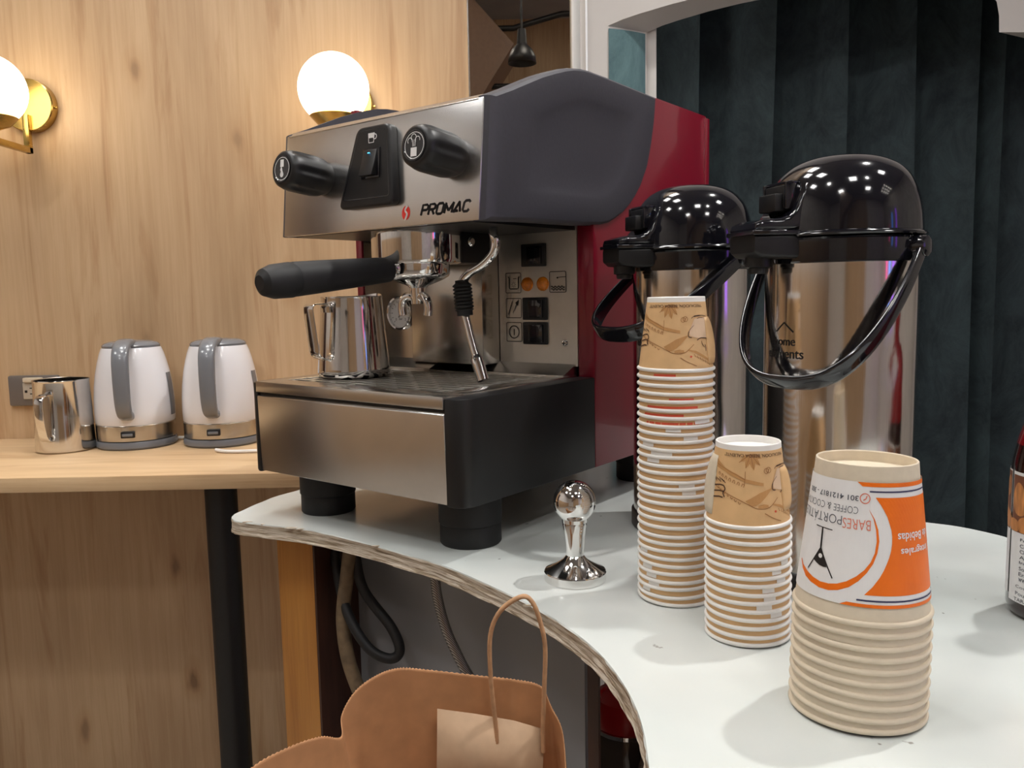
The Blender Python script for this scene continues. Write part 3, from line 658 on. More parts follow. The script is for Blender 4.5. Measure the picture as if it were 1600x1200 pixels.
# head: underside, cheeks, front, top
bm = NB(); box(bm, -.150, .146, -.185, .03, .341, .352); finish('head_underside', bm, 'black', mch)
ck = [(-.1885, .4625), (-.160, .4735), (-.128, .487), (-.105, .4965), (-.082, .5045), (-.060, .5115), (-.042, .516), (-.025, .5185), (-.008, .5195), (.03, .5192), (.090, .5178), (.154, .516), (.152, .500), (.149, .483), (.142, .456), (.131, .426), (.113, .399), (.099, .385), (.084, .373), (.068, .363), (.05, .355), (.034, .349), (.016, .346), (-.026, .344), (-.080, .3432), (-.132, .3425), (-.2005, .340)]
cy0, cz0 = -.015, .428
def cheek(xi, xo, par):
    s_ = 1 if xo > xi else -1; rings = []
    for sc_, dx in ((1, None), (1, -.0105), (.985, -.004), (.955, -.001), (.90, 0), (.66, .0006), (.60, -.0006), (.52, -.0022), (.3, -.003)):
        x = xi if dx is None else xo+s_*dx
        rings.append([(x, cy0+(y-cy0)*sc_, cz0+(z-cz0)*sc_) for y, z in ck])
    bm = NB(); loft(bm, rings, True); return finish('head_cheek', bm, 'cheek', par, 25)
cheek(.1590, .1760, mch); cheek(-.1400, -.1535, mch)
def F(x, z, off=0):      # a point on the sloping head front
    return (x, -.2000+(z-.340)*.0984-off, z)
bm = NB(); prism(bm, [(-.1425, .3405), (.1665, .3405), (.1665, .461), (-.1425, .461)], lambda p, q: F(p[0], p[1], q), -.004, .0015, .0012); finish('head_front', bm, 'steel_front', mch)
bm = NB(); prism(bm, [(-.1905, .4595), (-.182, .4655), (-.10, .474), (.0, .482), (.0, .478), (-.1, .470), (-.18, .461)], lambda p, q: (q, p[0], p[1]), -.1405, .160); finish('head_top', bm, 'steel', mch)
bm = NB(); box(bm, -.1405, .160, -.183, .03, .352, .458); finish('head_core', bm, 'black', mch)
# switch plate
pl = [(.0005-.005+.0, .451), (.046, .451), (.056, .364), (-.031, .364)]
def roundpoly(P, r, n=5):
    out = []
    for i in range(len(P)):
        a_, b_, c_ = Vector(P[i-1]), Vector(P[i]), Vector(P[(i+1) % len(P)]); d1 = (a_-b_).normalized(); d2 = (c_-b_).normalized(); p1, p2 = b_+d1*r, b_+d2*r
        for k in range(n+1): q = k/n; out.append(tuple(p1*(1-q)**2+b_*2*q*(1-q)+p2*q*q))
    return out
bm = NB(); prism(bm, roundpoly(pl, .009), lambda p, q: F(p[0], p[1], q), .001, .013, .0025, 3); sp = finish('switch_plate', bm, 'black', mch)
f = Flat(); f.line(roundpoly([(-.0005, .4465), (.042, .4465), (.0500, .3735), (-.0235, .3735)], .004), .0009, True); f.build('plate_groove', lambda x, z: F(x, z, .0132), 'gloss_black', sp)
bm = NB(); prism(bm, [(.0065, .394), (.035, .394), (.0345, .4265), (.0080, .4265)], lambda p, q: F(p[0], p[1], q), .012, .0145, .0008); finish('switch_frame', bm, 'gloss_black', sp)
bm = NB(); b = bmesh.new(); pr = [(.3965, .010), (.3965, .0225), (.409, .019), (.4245, .0155), (.4245, .010)]
prism(bm, pr, lambda p, q: F(q, p[0], p[1]), .0105, .0310, .0008); rk = finish('rocker', bm, 'black', sp)
bm = NB(); lathe(bm, [(0, .0012), (.0012, .0008), (.0016, 0)], 12, F(.0205, .4205, .0168)); finish('indicator', bm, 'led_blue', rk)
f = Flat(); cxx, czz = .0205, .4375
f.line([(cxx-.0055, czz+.005), (cxx-.0045, czz-.005), (cxx+.003, czz-.005), (cxx+.004, czz+.005)], .0010, True); f.ring(cxx+.0048, czz+.001, .0026, .0009, 16)
f.poly([(cxx-.005, czz+.005), (cxx+.0037, czz+.005), (cxx+.0032, czz+.0), (cxx-.0048, czz+.0)]); f.build('cup_icon', lambda x, z: F(x, z, .0134), 'label_white', sp)
# knobs
def knob(x, z, icon):
    m_ = Matrix.Translation(Vector(F(x, z, 0))) @ Matrix.Rotation(R_(90-5.6), 4, 'X')
    prof = [(.0185, 0), (.0192, .004), (.0215, .010), (.0226, .018), (.0226, .045), (.0218, .052), (.0200, .0575), (.0165, .0600), (.0145, .0595)]
    bm = NB(); n_ = 96; rings = []
    for r, h in prof:
        amt = 0 if h < .014 or h > .0565 else (.0024 if .018 <= h <= .046 else .0012)
        rings.append([m_ @ Vector(((r-amt*max(0, math.cos(6*a_+.4))**1.6)*math.cos(a_), (r-amt*max(0, math.cos(6*a_+.4))**1.6)*math.sin(a_), h)) for a_ in [2*PI*k/n_ for k in range(n_)]])
    loft(bm, rings, True); kb = finish('knob', bm, 'black', mch, 50)
    bm = NB(); lathe(bm, [(.0135, .0590), (.0148, .0606), (.0135, .0606), (.0128, .0598), (0, .0598)], 36, (0, 0, 0), m_); bd = finish('badge', bm, 'gloss_black', kb, 30)
    f = Flat(); f.ring(0, 0, .0125, .0008)
    if icon == 'steam':
        f.poly([(-.0045, -.0105), (.0035, -.0105), (.0035, -.002), (-.0045, -.002)])
        for k in (-1, 0, 1): f.line([(-.0005+k*.0016, -.001), (-.0005+k*.0018, .003), (-.0005+k*.0024, .0055)], .0006)
        for c_, r_ in (((-.0058, .0045), .0030), ((-.001, .0075), .0033), ((.0042, .0050), .0030)):
            f.line([(c_[0]+r_*math.cos(R_(q)), c_[1]+r_*math.sin(R_(q))) for q in range(-20, 221, 20)], .0007)
    else:
        f.poly([(-.003, .002), (.003, .002), (.003, .010), (-.003, .010)])
        for px, pz, s_ in ((0, -.0065, .0030), (-.001, -.0010, .0018)):
            f.poly([(px+s_*math.cos(R_(q)), pz+s_*math.sin(R_(q))) for q in range(150, 391, 20)]+[(px, pz+s_*2.2)])
    f.build('badge_print', lambda a_, c_: m_ @ Vector((a_, c_, .0601)), 'label_white', bd); return kb
knob(-.0715, .4035, 'water'); knob(.132, .4045, 'steam')
# logo
f = Flat(); lx, lz = .0650, .3548
f.poly([(lx+.0060*math.cos(R_(q)), lz+.0075*math.sin(R_(q))) for q in range(0, 360, 15)]); f.build('logo_mark', lambda x, z: F(x, z, .0018), 'logo_red', mch)
f = Flat(); f.line([(lx+.0022, lz+.0078), (lx-.0012, lz+.0030), (lx+.0016, lz-.0015), (lx-.0012, lz-.0078)], [.0026, .0022, .0026, .0012], smooth=5); f.build('logo_flame', lambda x, z: F(x, z, .0020), 'steel_front', mch)
f = Flat()
GL = {'P': [[(0, 0), (0, 1), (.55, 1), (.72, .9), (.72, .6), (.55, .5), (.05, .5)]], 'R': [[(0, 0), (0, 1), (.55, 1), (.72, .9), (.72, .6), (.55, .5), (.05, .5)], [(.38, .48), (.75, 0)]],
      'O': [[(.2, 0), (.04, .16), (.04, .84), (.2, 1), (.66, 1), (.82, .84), (.82, .16), (.66, 0), (.2, 0)]], 'M': [[(.02, 0), (.02, 1)], [(-.06, .97), (.5, .22)], [(.5, .22), (1.0, .97)], [(.95, 1), (.95, 0)]],
      'A': [[(-.06, 0), (.50, 1)], [(.46, 1), (.78, 0)], [(.08, .12), (.5, .12)]], 'C': [[(.78, .82), (.62, 1), (.2, 1), (.02, .84), (.02, .16), (.2, 0), (.62, 0), (.78, .18)]]}
px_ = .0870
for ch, ad in zip('PROMAC', (.95, .98, 1.08, 1.22, 1.06, 1.0)):
    for st_ in GL[ch]: f.line([(px_+(x+.27*y)*.0108, .3505+y*.0105) for x, y in st_], .0028)
    px_ += ad*.0108; f.build('logo_lettering', lambda x, z: F(x, z, .0018), 'ink', mch)
# group head
GX, GY = .006, -.125
bm = NB(); lathe(bm, [(0, .3035), (.048, .3035), (.0520, .305), (.0530, .309), (.0530, .342), (0, .342)], 56, (GX, GY, 0)); finish('group_head', bm, 'chrome', mch)
bm = NB(); box(bm, .0, .046, -.125, -.036, .3045, .343, .003); vb = finish('valve_block', bm, 'black', mch)
bm = NB(); lathe(bm, [(0, .004), (.004, .004), (.006, .002), (.006, 0)], 16, (0, 0, 0), Matrix.Translation((.046, -.075, .330)) @ Matrix.Rotation(R_(90), 4, 'Y')); finish('bolt', bm, 'steel', vb)
bm = NB(); box(bm, -.06, .040, -.09, -.035, .306, .343, .004); finish('group_neck', bm, 'black', mch)
# portafilter
bm = NB(); lathe(bm, [(0, .2760), (.010, .2760), (.012, .2785), (.030, .2855), (.0370, .2895), (.0385, .293), (.0388, .3035), (0, .3035)], 48, (GX, GY, 0)); pf = finish('portafilter', bm, 'chrome', mch)
bm = NB(); tube(bm, [(GX, GY-.036, .2985), (GX, GY-.052, .2980), (GX, GY-.056, .2972)], [.0075, .0068, .0068], 16); finish('neck', bm, 'chrome', pf)
bm = NB(); lathe(bm, [(.0062, -.006), (.0095, -.004), (.0095, .004), (.0062, .006)], 16, (0, 0, 0), Matrix.Translation((GX, GY-.041, .2985)) @ Matrix.Rotation(R_(90), 4, 'X')); finish('lug', bm, 'chrome', pf)
hp = [(GX, -.172, .2972), (GX, -.174, .2970), (GX, -.190, .2958), (GX, -.230, .2925), (GX, -.270, .2892), (GX, -.303, .2865), (GX, -.305, .2862), (GX, -.309, .2858), (GX, -.330, .2841), (GX, -.341, .2832), (GX, -.3455, .2828)]
bm = NB(); tube(bm, hp, [.0118, .0140, .0147, .0160, .0171, .0178, .0170, .0181, .0172, .0135, .0075], 32); finish('handle', bm, 'rubber', pf, 30)
bm = NB(); tube(bm, [(GX, GY, .278), (GX, GY, .2575)], [.0098, .0088], 20); finish('spout_stem', bm, 'chrome', pf)
for s_ in (-1, 1):
    bm = NB(); tube(bm, spline([(GX, GY, .262), (GX+s_*.010, GY-.004, .2665), (GX+s_*.0185, GY-.006, .2630), (GX+s_*.0215, GY-.006, .254), (GX+s_*.0205, GY-.006, .244)], 5), .0052, 12); finish('spout', bm, 'chrome', pf, 60)
# steam wand
WYl = -.120
wp = spline([(.112, WYl+.01, .347), (.1185, WYl, .335), (.1215, WYl, .323), (.117, WYl, .3115), (.102, WYl, .300), (.083, WYl, .2915), (.0725, WYl, .2825), (.0705, WYl, .272)], 6)
bm = NB(); tube(bm, wp, .0052, 14); sw = finish('steam_wand', bm, 'chrome', mch, 60)
gp = [Vector((.0705+(.0745-.0705)*k/30, WYl, .2835-.040*k/30)) for k in range(31)]
bm = NB(); tube(bm, gp, [(.0078 if k < 3 else (.0092 if k > 25 else (.0112 if (k % 3) else .0092))) for k in range(31)], 20); finish('rubber_grip', bm, 'rubber', sw, 60)
bm = NB(); tube(bm, [(.0745, WYl, .244), (.083, WYl-.001, .218), (.0912, WYl-.002, .197)], .0048, 14); finish('lower_tube', bm, 'chrome', sw, 60)
bm = NB(); tube(bm, [(.0905, WYl-.002, .199), (.0917, WYl-.002, .1955), (.0918, WYl-.002, .195), (.0945, WYl-.002, .188), (.1015, WYl-.003, .1705)], [.0050, .0068, .0072, .0074, .0068], 16); finish('tip', bm, 'chrome', sw, 40)

# milk pitcher on the drip tray
pp = base + MU*(-.101) + MV*(-.135)
t = thing('milk_pitcher', 'polished steel milk pitcher standing on the machine drip tray', 'pitcher', (pp.x, pp.y, .1668), R_(230))
bm = NB(); n_ = 72; prof = [(0, .000), (.040, .000), (.0440, .003), (.0455, .007), (.0450, .012), (.0435, .03), (.0410, .058), (.0390, .082), (.0378, .098), (.0384, .1005), (.0375, .101), (.0368, .098), (.038, .082), (.0425, .03), (.044, .012), (0, .006)]
rings = []
for r, z in prof[1:-1]:
    rings.append([(r*math.cos(a_)*(1+ (.10*max(0, math.cos(a_-PI))**8 if z > .088 else 0)), r*math.sin(a_), z+(.003*max(0, math.cos(a_-PI))**8 if z > .09 else 0)) for a_ in [2*PI*k/n_ for k in range(n_)]])
loft(bm, rings, True); finish('body', bm, 'pitcher_steel', t, 50)
path = spline([(.0405, 0, .010), (.0425, 0, .022), (.0445, 0, .0245), (.052, 0, .0265), (.0590, 0, .032), (.0605, 0, .042), (.0640, 0, .068), (.0660, 0, .086), (.0635, 0, .0915), (.055, 0, .0925), (.046, 0, .0925), (.0415, 0, .0905), (.0400, 0, .082)], 4)
bm = NB(); loft(bm, strap_handle(path, .0095, .0011)); finish('handle', bm, 'pitcher_steel', t, 60)

# ------------------------------------------------------------------ airpots
def airpot(loc, spout_a, pivot_a, swing, label):
    t = thing('airpot', label, 'airpot', loc, 0, 'steel airpots')
    bm = NB(); lathe(bm, [(0, 0), (.064, 0), (.0665, .003), (.0665, .019), (.0650, .021), (.063, .022)], 64); finish('base_ring', bm, 'black', t)
    bm = NB(); n_ = 96; rings = []
    zs = [.021+.2695*k/40 for k in range(41)]; rq = random.Random(int(loc[0]*1000))
    dents = [(rq.uniform(-2.6, -.8), rq.uniform(.05, .26), rq.uniform(.004, .010)) for _ in range(26)]
    for z in zs:
        row = []
        for k in range(n_):
            a_ = 2*PI*k/n_; aa = (a_+PI) % (2*PI)-PI; r = .0640
            for da, dz, ds in dents: r -= .00048*math.exp(-(((aa-da)*.064/ds)**2+((z-dz)/(ds*2.2))**2))
            row.append((r*math.cos(a_), r*math.sin(a_), z))
        rings.append(row)
    loft(bm, rings, True); bo = finish('body', bm, 'airpot_steel', t, 50)
    bm = NB(); lathe(bm, [(.0630, .2885), (.0655, .2890), (.0660, .291), (.0662, .308), (.0675, .3095), (.060, .3105), (0, .3105)], 64); finish('collar', bm, 'gloss_black', t)
    prof = [(.0660, .3105), (.0690, .3110), (.0695, .3125), (.0685, .3140), (.0662, .3150), (.0658, .322), (.0650, .331), (.0630, .342), (.0595, .353), (.0540, .363), (.0455, .3715), (.034, .3775), (.021, .3805), (.008, .3812), (0, .3812)]
    pr2 = [tuple(p[:2]) for p in spline([(r, z, 0) for r, z in prof[4:]], 3)]
    bm = NB(); lathe(bm, prof[:4]+[(max(0, r), z) for r, z in pr2], 64); lid = finish('lid', bm, 'gloss_black', t, 40)
    # spout: sections along local +x, turned by spout_a
    q = Matrix.Rotation(spout_a, 4, 'Z')
    def sect(x, hw, zt, zb, r): return [q @ Vector((x, y, z)) for y, z in rrect(-hw, hw, zb, zt, min(r, hw*.9, (zt-zb)*.45), 4)]
    bm = NB(); loft(bm, [sect(.036, .0270, .3600, .316, .004), sect(.049, .0268, .3585, .316, .004), sect(.0535, .0265, .3555, .316, .004), sect(.0580, .0262, .3440, .316, .004), sect(.0630, .0258, .3335, .316, .004), sect(.0680, .0250, .3285, .316, .004), sect(.0745, .0225, .3265, .316, .004), sect(.0900, .0205, .3255, .316, .004), sect(.0975, .0200, .3225, .316, .003), sect(.0985, .0195, .319, .3165, .001)])
    sp = finish('spout', bm, 'gloss_black', lid, 40)
    bm = NB(); loft(bm, [sect(.055, .0285, .3165, .3125, .001), sect(.0720, .0255, .3165, .3125, .001), sect(.1000, .0222, .3165, .3125, .001), sect(.1012, .0212, .316, .313, .001)]); finish('spout_flange', bm, 'gloss_black', sp, 40)
    bm = NB(); loft(bm, [sect(.050, .0270, .3130, .2930, .003), sect(.0700, .0245, .3130, .2930, .003), sect(.0930, .0205, .3130, .2945, .003), sect(.0985, .0195, .3130, .2985, .003)]); finish('spout_lower', bm, 'black', sp, 40)
    c = q @ Vector((.0825, 0, 0)); bm = NB(); lathe(bm, [(0, .281), (.0075, .281), (.0085, .283), (.0085, .2855), (.0115, .2865), (.0115, .2955), (0, .2955)], 24, (c.x, c.y, 0)); finish('nozzle', bm, 'black', sp)
    b = NB(); box(b, .0555, .0680, -.0145, .0145, .3345, .3545, .0015); bm = NB(); merge(bm, b, q); lv = finish('lever_recess', bm, 'black', lid)
    b = NB(); box(b, .0600, .0755, -.0125, .0125, .3325, .3475, .0015); bm = NB(); merge(bm, b, q); finish('lever_button', bm, 'black', lv)
    b = NB(); box(b, .0545, .0685, -.0175, -.0145, .334, .357, .001); box(b, .0545, .0685, .0145, .0175, .334, .357, .001); box(b, .0545, .0655, -.0175, .0175, .3545, .358, .001); bm = NB(); merge(bm, b, q); finish('lever_frame', bm, 'gloss_black', lv)
    # bail handle: flat strap
    ax = Vector((math.cos(pivot_a), math.sin(pivot_a), 0)); bd = Vector((math.cos(pivot_a-PI/2), math.sin(pivot_a-PI/2), 0)); dr = bd*math.sin(swing)+Vector((0, 0, -math.cos(swing)))
    up_ = ax.cross(dr).normalized(); rings = []; N_ = 40
    for k in range(N_+1):
        tt = PI*k/N_; ca, sa = math.cos(tt), math.sin(tt)
        p = Vector((0, 0, .3005))+ax*.0715*math.copysign(abs(ca)**.72, ca)+dr*.138*sa**.85
        nx = (ax*ca/.0715+dr*sa/.138).normalized(); hw = .0062+.0035*sa; ht = .0026
        rings.append([p+up_*hw*math.copysign(abs(math.cos(a_))**.6, math.cos(a_))+nx*ht*math.copysign(abs(math.sin(a_))**.7, math.sin(a_)) for a_ in [2*PI*j/14 for j in range(14)]])
    bm = NB(); loft(bm, rings); hd = finish('bail_handle', bm, 'gloss_black', t, 50)
    for s_ in (1, -1):
        c = Vector((0, 0, .3005))+ax*.066*s_; bm = NB(); lathe(bm, [(0, .0105), (.006, .0105), (.0085, .009), (.0095, .004), (.0095, -.002)], 20, (0, 0, 0), Matrix.Translation(c) @ (ax*s_).to_track_quat('Z', 'Y').to_matrix().to_4x4()); finish('pivot', bm, 'gloss_black', t)
    # print on the body, read from the left-hand front
    la = math.atan2(-loc[1], -loc[0]) - R_(45)
    f = Flat(); f.fit('home', -.010, .014, .223, .0075, bold=.008); f.fit('elements', -.020, .022, .2125, .0085, bold=.008); f.line([(-.008, .231), (.002, .239), (.012, .231)], .0012)
    f.build('lettering', lambda x, z: (.0644*math.cos(la+x/.064), .0644*math.sin(la+x/.064), z), 'ink', bo, .004)
    return t
airpot((.2925, .7425, 0), R_(196), R_(-50), R_(37), 'larger looking steel airpot with black lid, in front on the right')
airpot((.2013, .931, 0), R_(199), R_(-56), R_(56), 'farther steel airpot with black lid beside the red machine side')

# ------------------------------------------------------------------ paper cups, upside down, nested
ORD = ['top', 'second', 'third', 'fourth', 'fifth', 'sixth', 'seventh', 'eighth', 'ninth', 'tenth', 'eleventh', 'twelfth', 'thirteenth', 'fourteenth', 'fifteenth', 'sixteenth', 'seventeenth', 'eighteenth', 'nineteenth', 'twentieth', 'twenty-first', 'twenty-second', 'twenty-third', 'twenty-fourth', 'twenty-fifth', 'twenty-sixth', 'twenty-seventh', 'twenty-eighth', 'twenty-ninth', 'thirtieth']
def cup_parts(R0, Rb, H, band, rec, rim_r):
    th = .00035; bm = NB()
    lathe(bm, [(R0-.0004, .003), (R0-.0002-(R0-Rb)*(H-band)/H, H-band)], 64); wall = bm
    bm = NB(); rb = R0-.0002-(R0-Rb)*(H-band)/H
    lathe(bm, [(rb, H-band), (Rb, H-.0004), (Rb-.0004, H), (Rb-.0010, H), (Rb-.0014, H-.0006), (Rb-.0010, H-rec), (0, H-rec)], 64); top = bm
    bm = NB(); lathe(bm, [(R0-th-.0008, .004), (Rb-th-.0006, H-rec-.0003)], 48); inner = bm
    bm = NB(); lathe(bm, [(R0-.0003+rim_r*math.cos(a_), rim_r+rim_r*math.sin(a_)) for a_ in [2*PI*k/10 for k in range(10)]], 64, closed=True); rim = bm
    return wall, top, inner, rim
def make_cup(name, R0, Rb, H, band, rec, rim_r, mw, mb, mi, mr, label, group):
    wl, tp, inn, rm = cup_parts(R0, Rb, H, band, rec, rim_r)
    o = finish(name, wl, mw, None, 60); setp(o, label, 'paper cup', group)
    finish('rim', rm, mr, o, 60); finish('base', tp, mb, o, 30); finish('lining', inn, mi, o, 60)
    return o
def copy_tree(o, parent=None):
    c = o.copy(); C.objects.link(c); c.parent = parent
    for ch in list(o.children): copy_tree(ch, c)
    return c
def stack(proto, n, xy, step, where, jit, lean=(0, 0), seed=1):
    rq = random.Random(seed); cups = []
    for k in range(n):                       # k = 0 is the lowest
        o = proto if k == 0 else copy_tree(proto)
        a_ = rq.uniform(-1, 1)*jit; b_ = rq.uniform(-1, 1)*jit
        if k == n-1: a_ = b_ = 0
        h = k*step; o.location = (xy[0]+lean[0]*h+rq.uniform(-1, 1)*jit*.012, xy[1]+lean[1]*h, h+.0004*(1+rq.uniform(-.6, .6))); o.rotation_euler = (a_-lean[1]*.6, b_+lean[0]*.6, 0)
        rmo = [c_ for c_ in o.children if c_.name.startswith('rim')][0]; rmo.rotation_euler = (rq.uniform(-1, 1)*.016, rq.uniform(-1, 1)*.016, 0)
        i = n-1-k; o['label'] = '%s, %s' % ('lowest cup' if k == 0 else ('%s cup' % ORD[i] if i == 0 else '%s cup from the top' % ORD[i]), where); cups.append(o)
    return cups[::-1]
p = make_cup('paper_cup', .0318, .0242, .062, .0042, .0055, .00165, 'cup_brown', 'cup_white', 'cup_white', 'cup_white', 'x', 'brown printed paper cups')
pq = copy_tree(p)
S1XY, S2XY, S3XY = (.141, .712), (.1815, .629), (.2185, .511)
s1 = stack(p, 31, S1XY, .00668, 'tall stack of brown printed paper cups beside the tamper', .003, (.0, .0), 5)
s2 = stack(pq, 15, S2XY, .0065, 'short stack of brown printed paper cups in the middle', .003, (-.01, .0), 8)
pb = make_cup('paper_cup', .0405, .0300, .095, .011, .007, .0018, 'cup_beige', 'cup_beige', 'cup_beige', 'cup_beige', 'x', 'beige printed paper cups')
s3 = stack(pb, 10, S3XY, .0074, 'stack of thick beige paper cups in the foreground', .003, (.03, .03), 4)
def conemap(xy, R0, Rb, H, off=.0003, ref=None):
    fa = math.atan2(-xy[1], -xy[0]); rf = ref or (R0+Rb)/2
    def fn(x, z):
        r = R0-.0003-(R0-Rb)*z/H+off; a_ = fa+x/rf
        return (r*math.cos(a_), r*math.sin(a_), z)
    return fn, rf*PI/180
def flap(cup, fn, D, a0, a1, z0, z1, out, mat='cup_brown'):
    """folded paper finger tab standing off the wall"""
    bm = NB(); ro = []
    for k in range(9):
        tz = k/8; z = z0+(z1-z0)*tz; bul = out*math.sin(PI*min(1, tz*1.02+.02))**.5
        row = []
        for j in range(7):
            tj = j/6; p_ = Vector(fn(D*(a0+(a1-a0)*tj), z)); nr = Vector((p_.x, p_.y, 0)).normalized(); row.append(bm.verts.new(p_+nr*(bul*math.sin(PI/2*tj)+.0004)))
        ro.append(row)
    for a_, c_ in zip(ro, ro[1:]):
        for j in range(6): bm.faces.new((a_[j], a_[j+1], c_[j+1], c_[j]))
    o = finish('finger_tab', bm, mat, cup, 60); o.modifiers.new('thick', 'SOLIDIFY').thickness = .0006
# ---- print of the brown cups
def brown_print(cup, xy, turn, full):
    fn0, D = conemap(xy, .0318, .0242, .062)
    def mk(off): g_, _ = conemap(xy, .0318, .0242, .062, off+.0003); return lambda x, z: g_(x+turn*D, z)
    def d(*pts): return [(D*a_, z) for a_, z in pts]
    f = Flat()      # tan ribbon shapes
    f.strip(d((-75, .0500), (-55, .0443), (-35, .0409), (-21, .0375), (7, .0345)), d((-75, .0440), (-55, .0415), (-35, .0378), (-21, .0348), (7, .0322)), 4)
    f.strip(d((-20, .0212), (-10, .0240), (0, .0272), (10, .0290), (20, .0305)), d((-12, .0175), (-6, .0178), (1, .0200), (9, .0238), (20, .0296)), 4)
    f.strip(d((20, .0190), (34, .0175), (52, .0127), (76, .0061)), d((20, .0177), (34, .0155), (52, .0105), (74, .0048)), 3)
    for a_, L_, w_ in ((-1.9, .0115, .0020), (-1.35, .0125, .0022), (-.85, .0115, .0020), (-2.5, .0100, .0018), (-.35, .0095, .0017)):
        f.poly([(D*-13+math.cos(a_)*L_*q_-math.sin(a_)*w_*sg*math.sin(PI*q_), .0560+math.sin(a_)*L_*q_+math.cos(a_)*w_*sg*math.sin(PI*q_)) for sg, qs in ((1, (.05, .25, .5, .75, 1)), (-1, (.75, .5, .25))) for q_ in qs])
    f.strip(d((-2, .0180), (6, .0190), (13, .0183)), d((-2, .0163), (6, .0163), (13, .0165)), 2)
    f.build('ribbon_print', mk(.0002), 'ink_tan', cup, .004)
    f = Flat()      # brown line work
    f.line(d((-75, .0300), (-60, .0274), (-36, .0233), (-16, .0189), (-3, .0158), (14, .0164), (30, .0230)), .0005, smooth=5)
    f.line(d((-21, .0430), (-21, .0370), (-22, .0326)), .0004); f.line(d((7, .0123), (18, .0087), (33, .0052)), .0005, smooth=4)
    f.line(d((-75, .0465), (-55, .0438), (-35, .0402), (-21, .0370)), .0004)
    for k in range(7):       # scroll marks along the ribbon
        a_ = -68+7*k; z = .0385-.0011*k; f.line(d((a_, z), (a_+1.5, z+.002), (a_+3.5, z+.0012), (a_+3, z-.0006)), .0005, smooth=3)
        a_ = 30+5*k; z = .0150-.0013*k; f.line(d((a_, z), (a_+1, z-.0016), (a_+2.5, z-.0022)), .0005)
        a_ = -66+6*k; z = .0300-.0016*k; f.line(d((a_, z), (a_+1.5, z-.0018), (a_+3.5, z-.0008)), .0005, smooth=3)
    for a_ in (-1.9, -1.35, -.85, -2.5): f.line([(D*-13, .0560), (D*-13+.011*math.cos(a_), .0560+.011*math.sin(a_))], .0004)
    f.ring(D*12.5, .0432, .0019, .0004, 14); f.ring(D*16.5, .0438, .0021, .0004, 14); f.line(d((14.5, .0422), (18.5, .0452)), .0004)
    f.build('line_print', mk(.0003), 'ink_brown', cup, .004)
    f = Flat(); f.strip(d((34, .0440), (28, .0390), (23, .0335), (24, .0300), (36, .0282)), d((66, .0450), (64, .0390), (64, .0335), (64, .0300), (62, .0275)), 6); f.build('vase_fill', mk(.00025), 'ink_cream', cup, .004)
    f = Flat(); f.line(d((28, .0442), (31, .0455), (38, .0462), (53, .0465), (66, .0455)), [.0004, .0010, .0006, .0005], smooth=4); f.line(d((40, .0440), (46, .0448), (54, .0446)), .0004, smooth=3)
    f.line(d((31.6, .0385), (24, .0350), (21, .0315), (22, .0292), (27, .0286)), [.0003, .0007, .0008, .0004], smooth=4); f.line(d((36.6, .0262), (41, .0275), (48, .0281), (66, .0272)), .0007, smooth=3)
    f.line(d((46, .0255), (48, .0225), (52, .0205)), .0005, smooth=3); f.line(d((54, .0225), (56, .0195), (55, .0170)), .0006, smooth=3)
    for k in range(9):       # sheaf and steps on the far left
        a_ = -52-3*k; f.line(d((a_, .0330+.0008*(k % 3)), (a_-4, .0350+.0006*(k % 4))), .0006)
    for z in (.0200, .0245, .0290): f.line(d((-84, z), (-62, z+.0022), (-55, z+.0020)), .0010)
    f.line(d((-55, .0310), (-52, .0285), (-55, .0255), (-52, .0225)), .0010, smooth=4)
    setp(f.build('drawing_print', mk(.00035), 'ink_sepia', cup, .004), kind='stuff')
    f = Flat(); f.fit('"PRECAUCIÓN, BEBIDA CALIENTE"', D*54, D*-58, .0545, .0033, bold=.012); f.build('lettering', mk(.0004), 'ink_sepia', cup, .002)
    f = Flat(); f.disc(D*24, .0130, .0009, 10); f.build('red_speck', mk(.0004), 'ink_red', cup)
brown_print(s1[0], S1XY, 0, True); brown_print(s2[0], S2XY, 17, True)
fn1, D1 = conemap(S1XY, .0318, .0242, .062); fn2, D2 = conemap(S2XY, .0318, .0242, .062)
flap(s1[0], fn1, D1, 60, 92, .006, .045, .0030); flap(s2[0], fn2, D2, -58, -92, .007, .052, .0035, 'cup_beige'); flap(s2[0], fn2, D2, 58, 88, .012, .044, .0028)
# what shows between the rims: tab ends and red print
def rimpatch(cup, fn, D, a0, a1, mat, name, z0=.0036, z1=.0072, off=.0005):
    f = Flat(); f.strip([(D*a0, z0), (D*a0, z1)], [(D*a1, z0), (D*a1, z1)], 8)
    f.build(name, lambda x, z: tuple(v+(v/.03)*off if i < 2 else v for i, v in enumerate(fn(x, z))), mat, cup)
for i, a0, a1 in ((1, -35, 0), (4, -10, 28), (5, -48, 35), (6, -55, 12), (7, -50, 45)): rimpatch(s1[i], fn1, D1, a0, a1, 'ink_red', 'red_band', .0032, .0052, .0001)
for i, a0, a1 in ((7, 30, 62), (8, -15, 8), (9, 12, 35), (10, -60, -35), (11, -40, -5), (12, -48, -25), (15, 5, 30), (16, 10, 32), (24, -70, -48), (26, -60, -38), (27, -50, -30), (28, -45, -25), (29, -60, -42)): rimpatch(s1[i], fn1, D1, a0, a1, 'cup_white', 'tab_end')
for i, a0, a1 in ((5, 50, 68), (6, 34, 50), (7, 42, 60), (8, 20, 38), (9, 22, 40), (10, 12, 34), (11, 32, 52)): rimpatch(s2[i], fn2, D2, a0, a1, 'cup_white', 'tab_end')
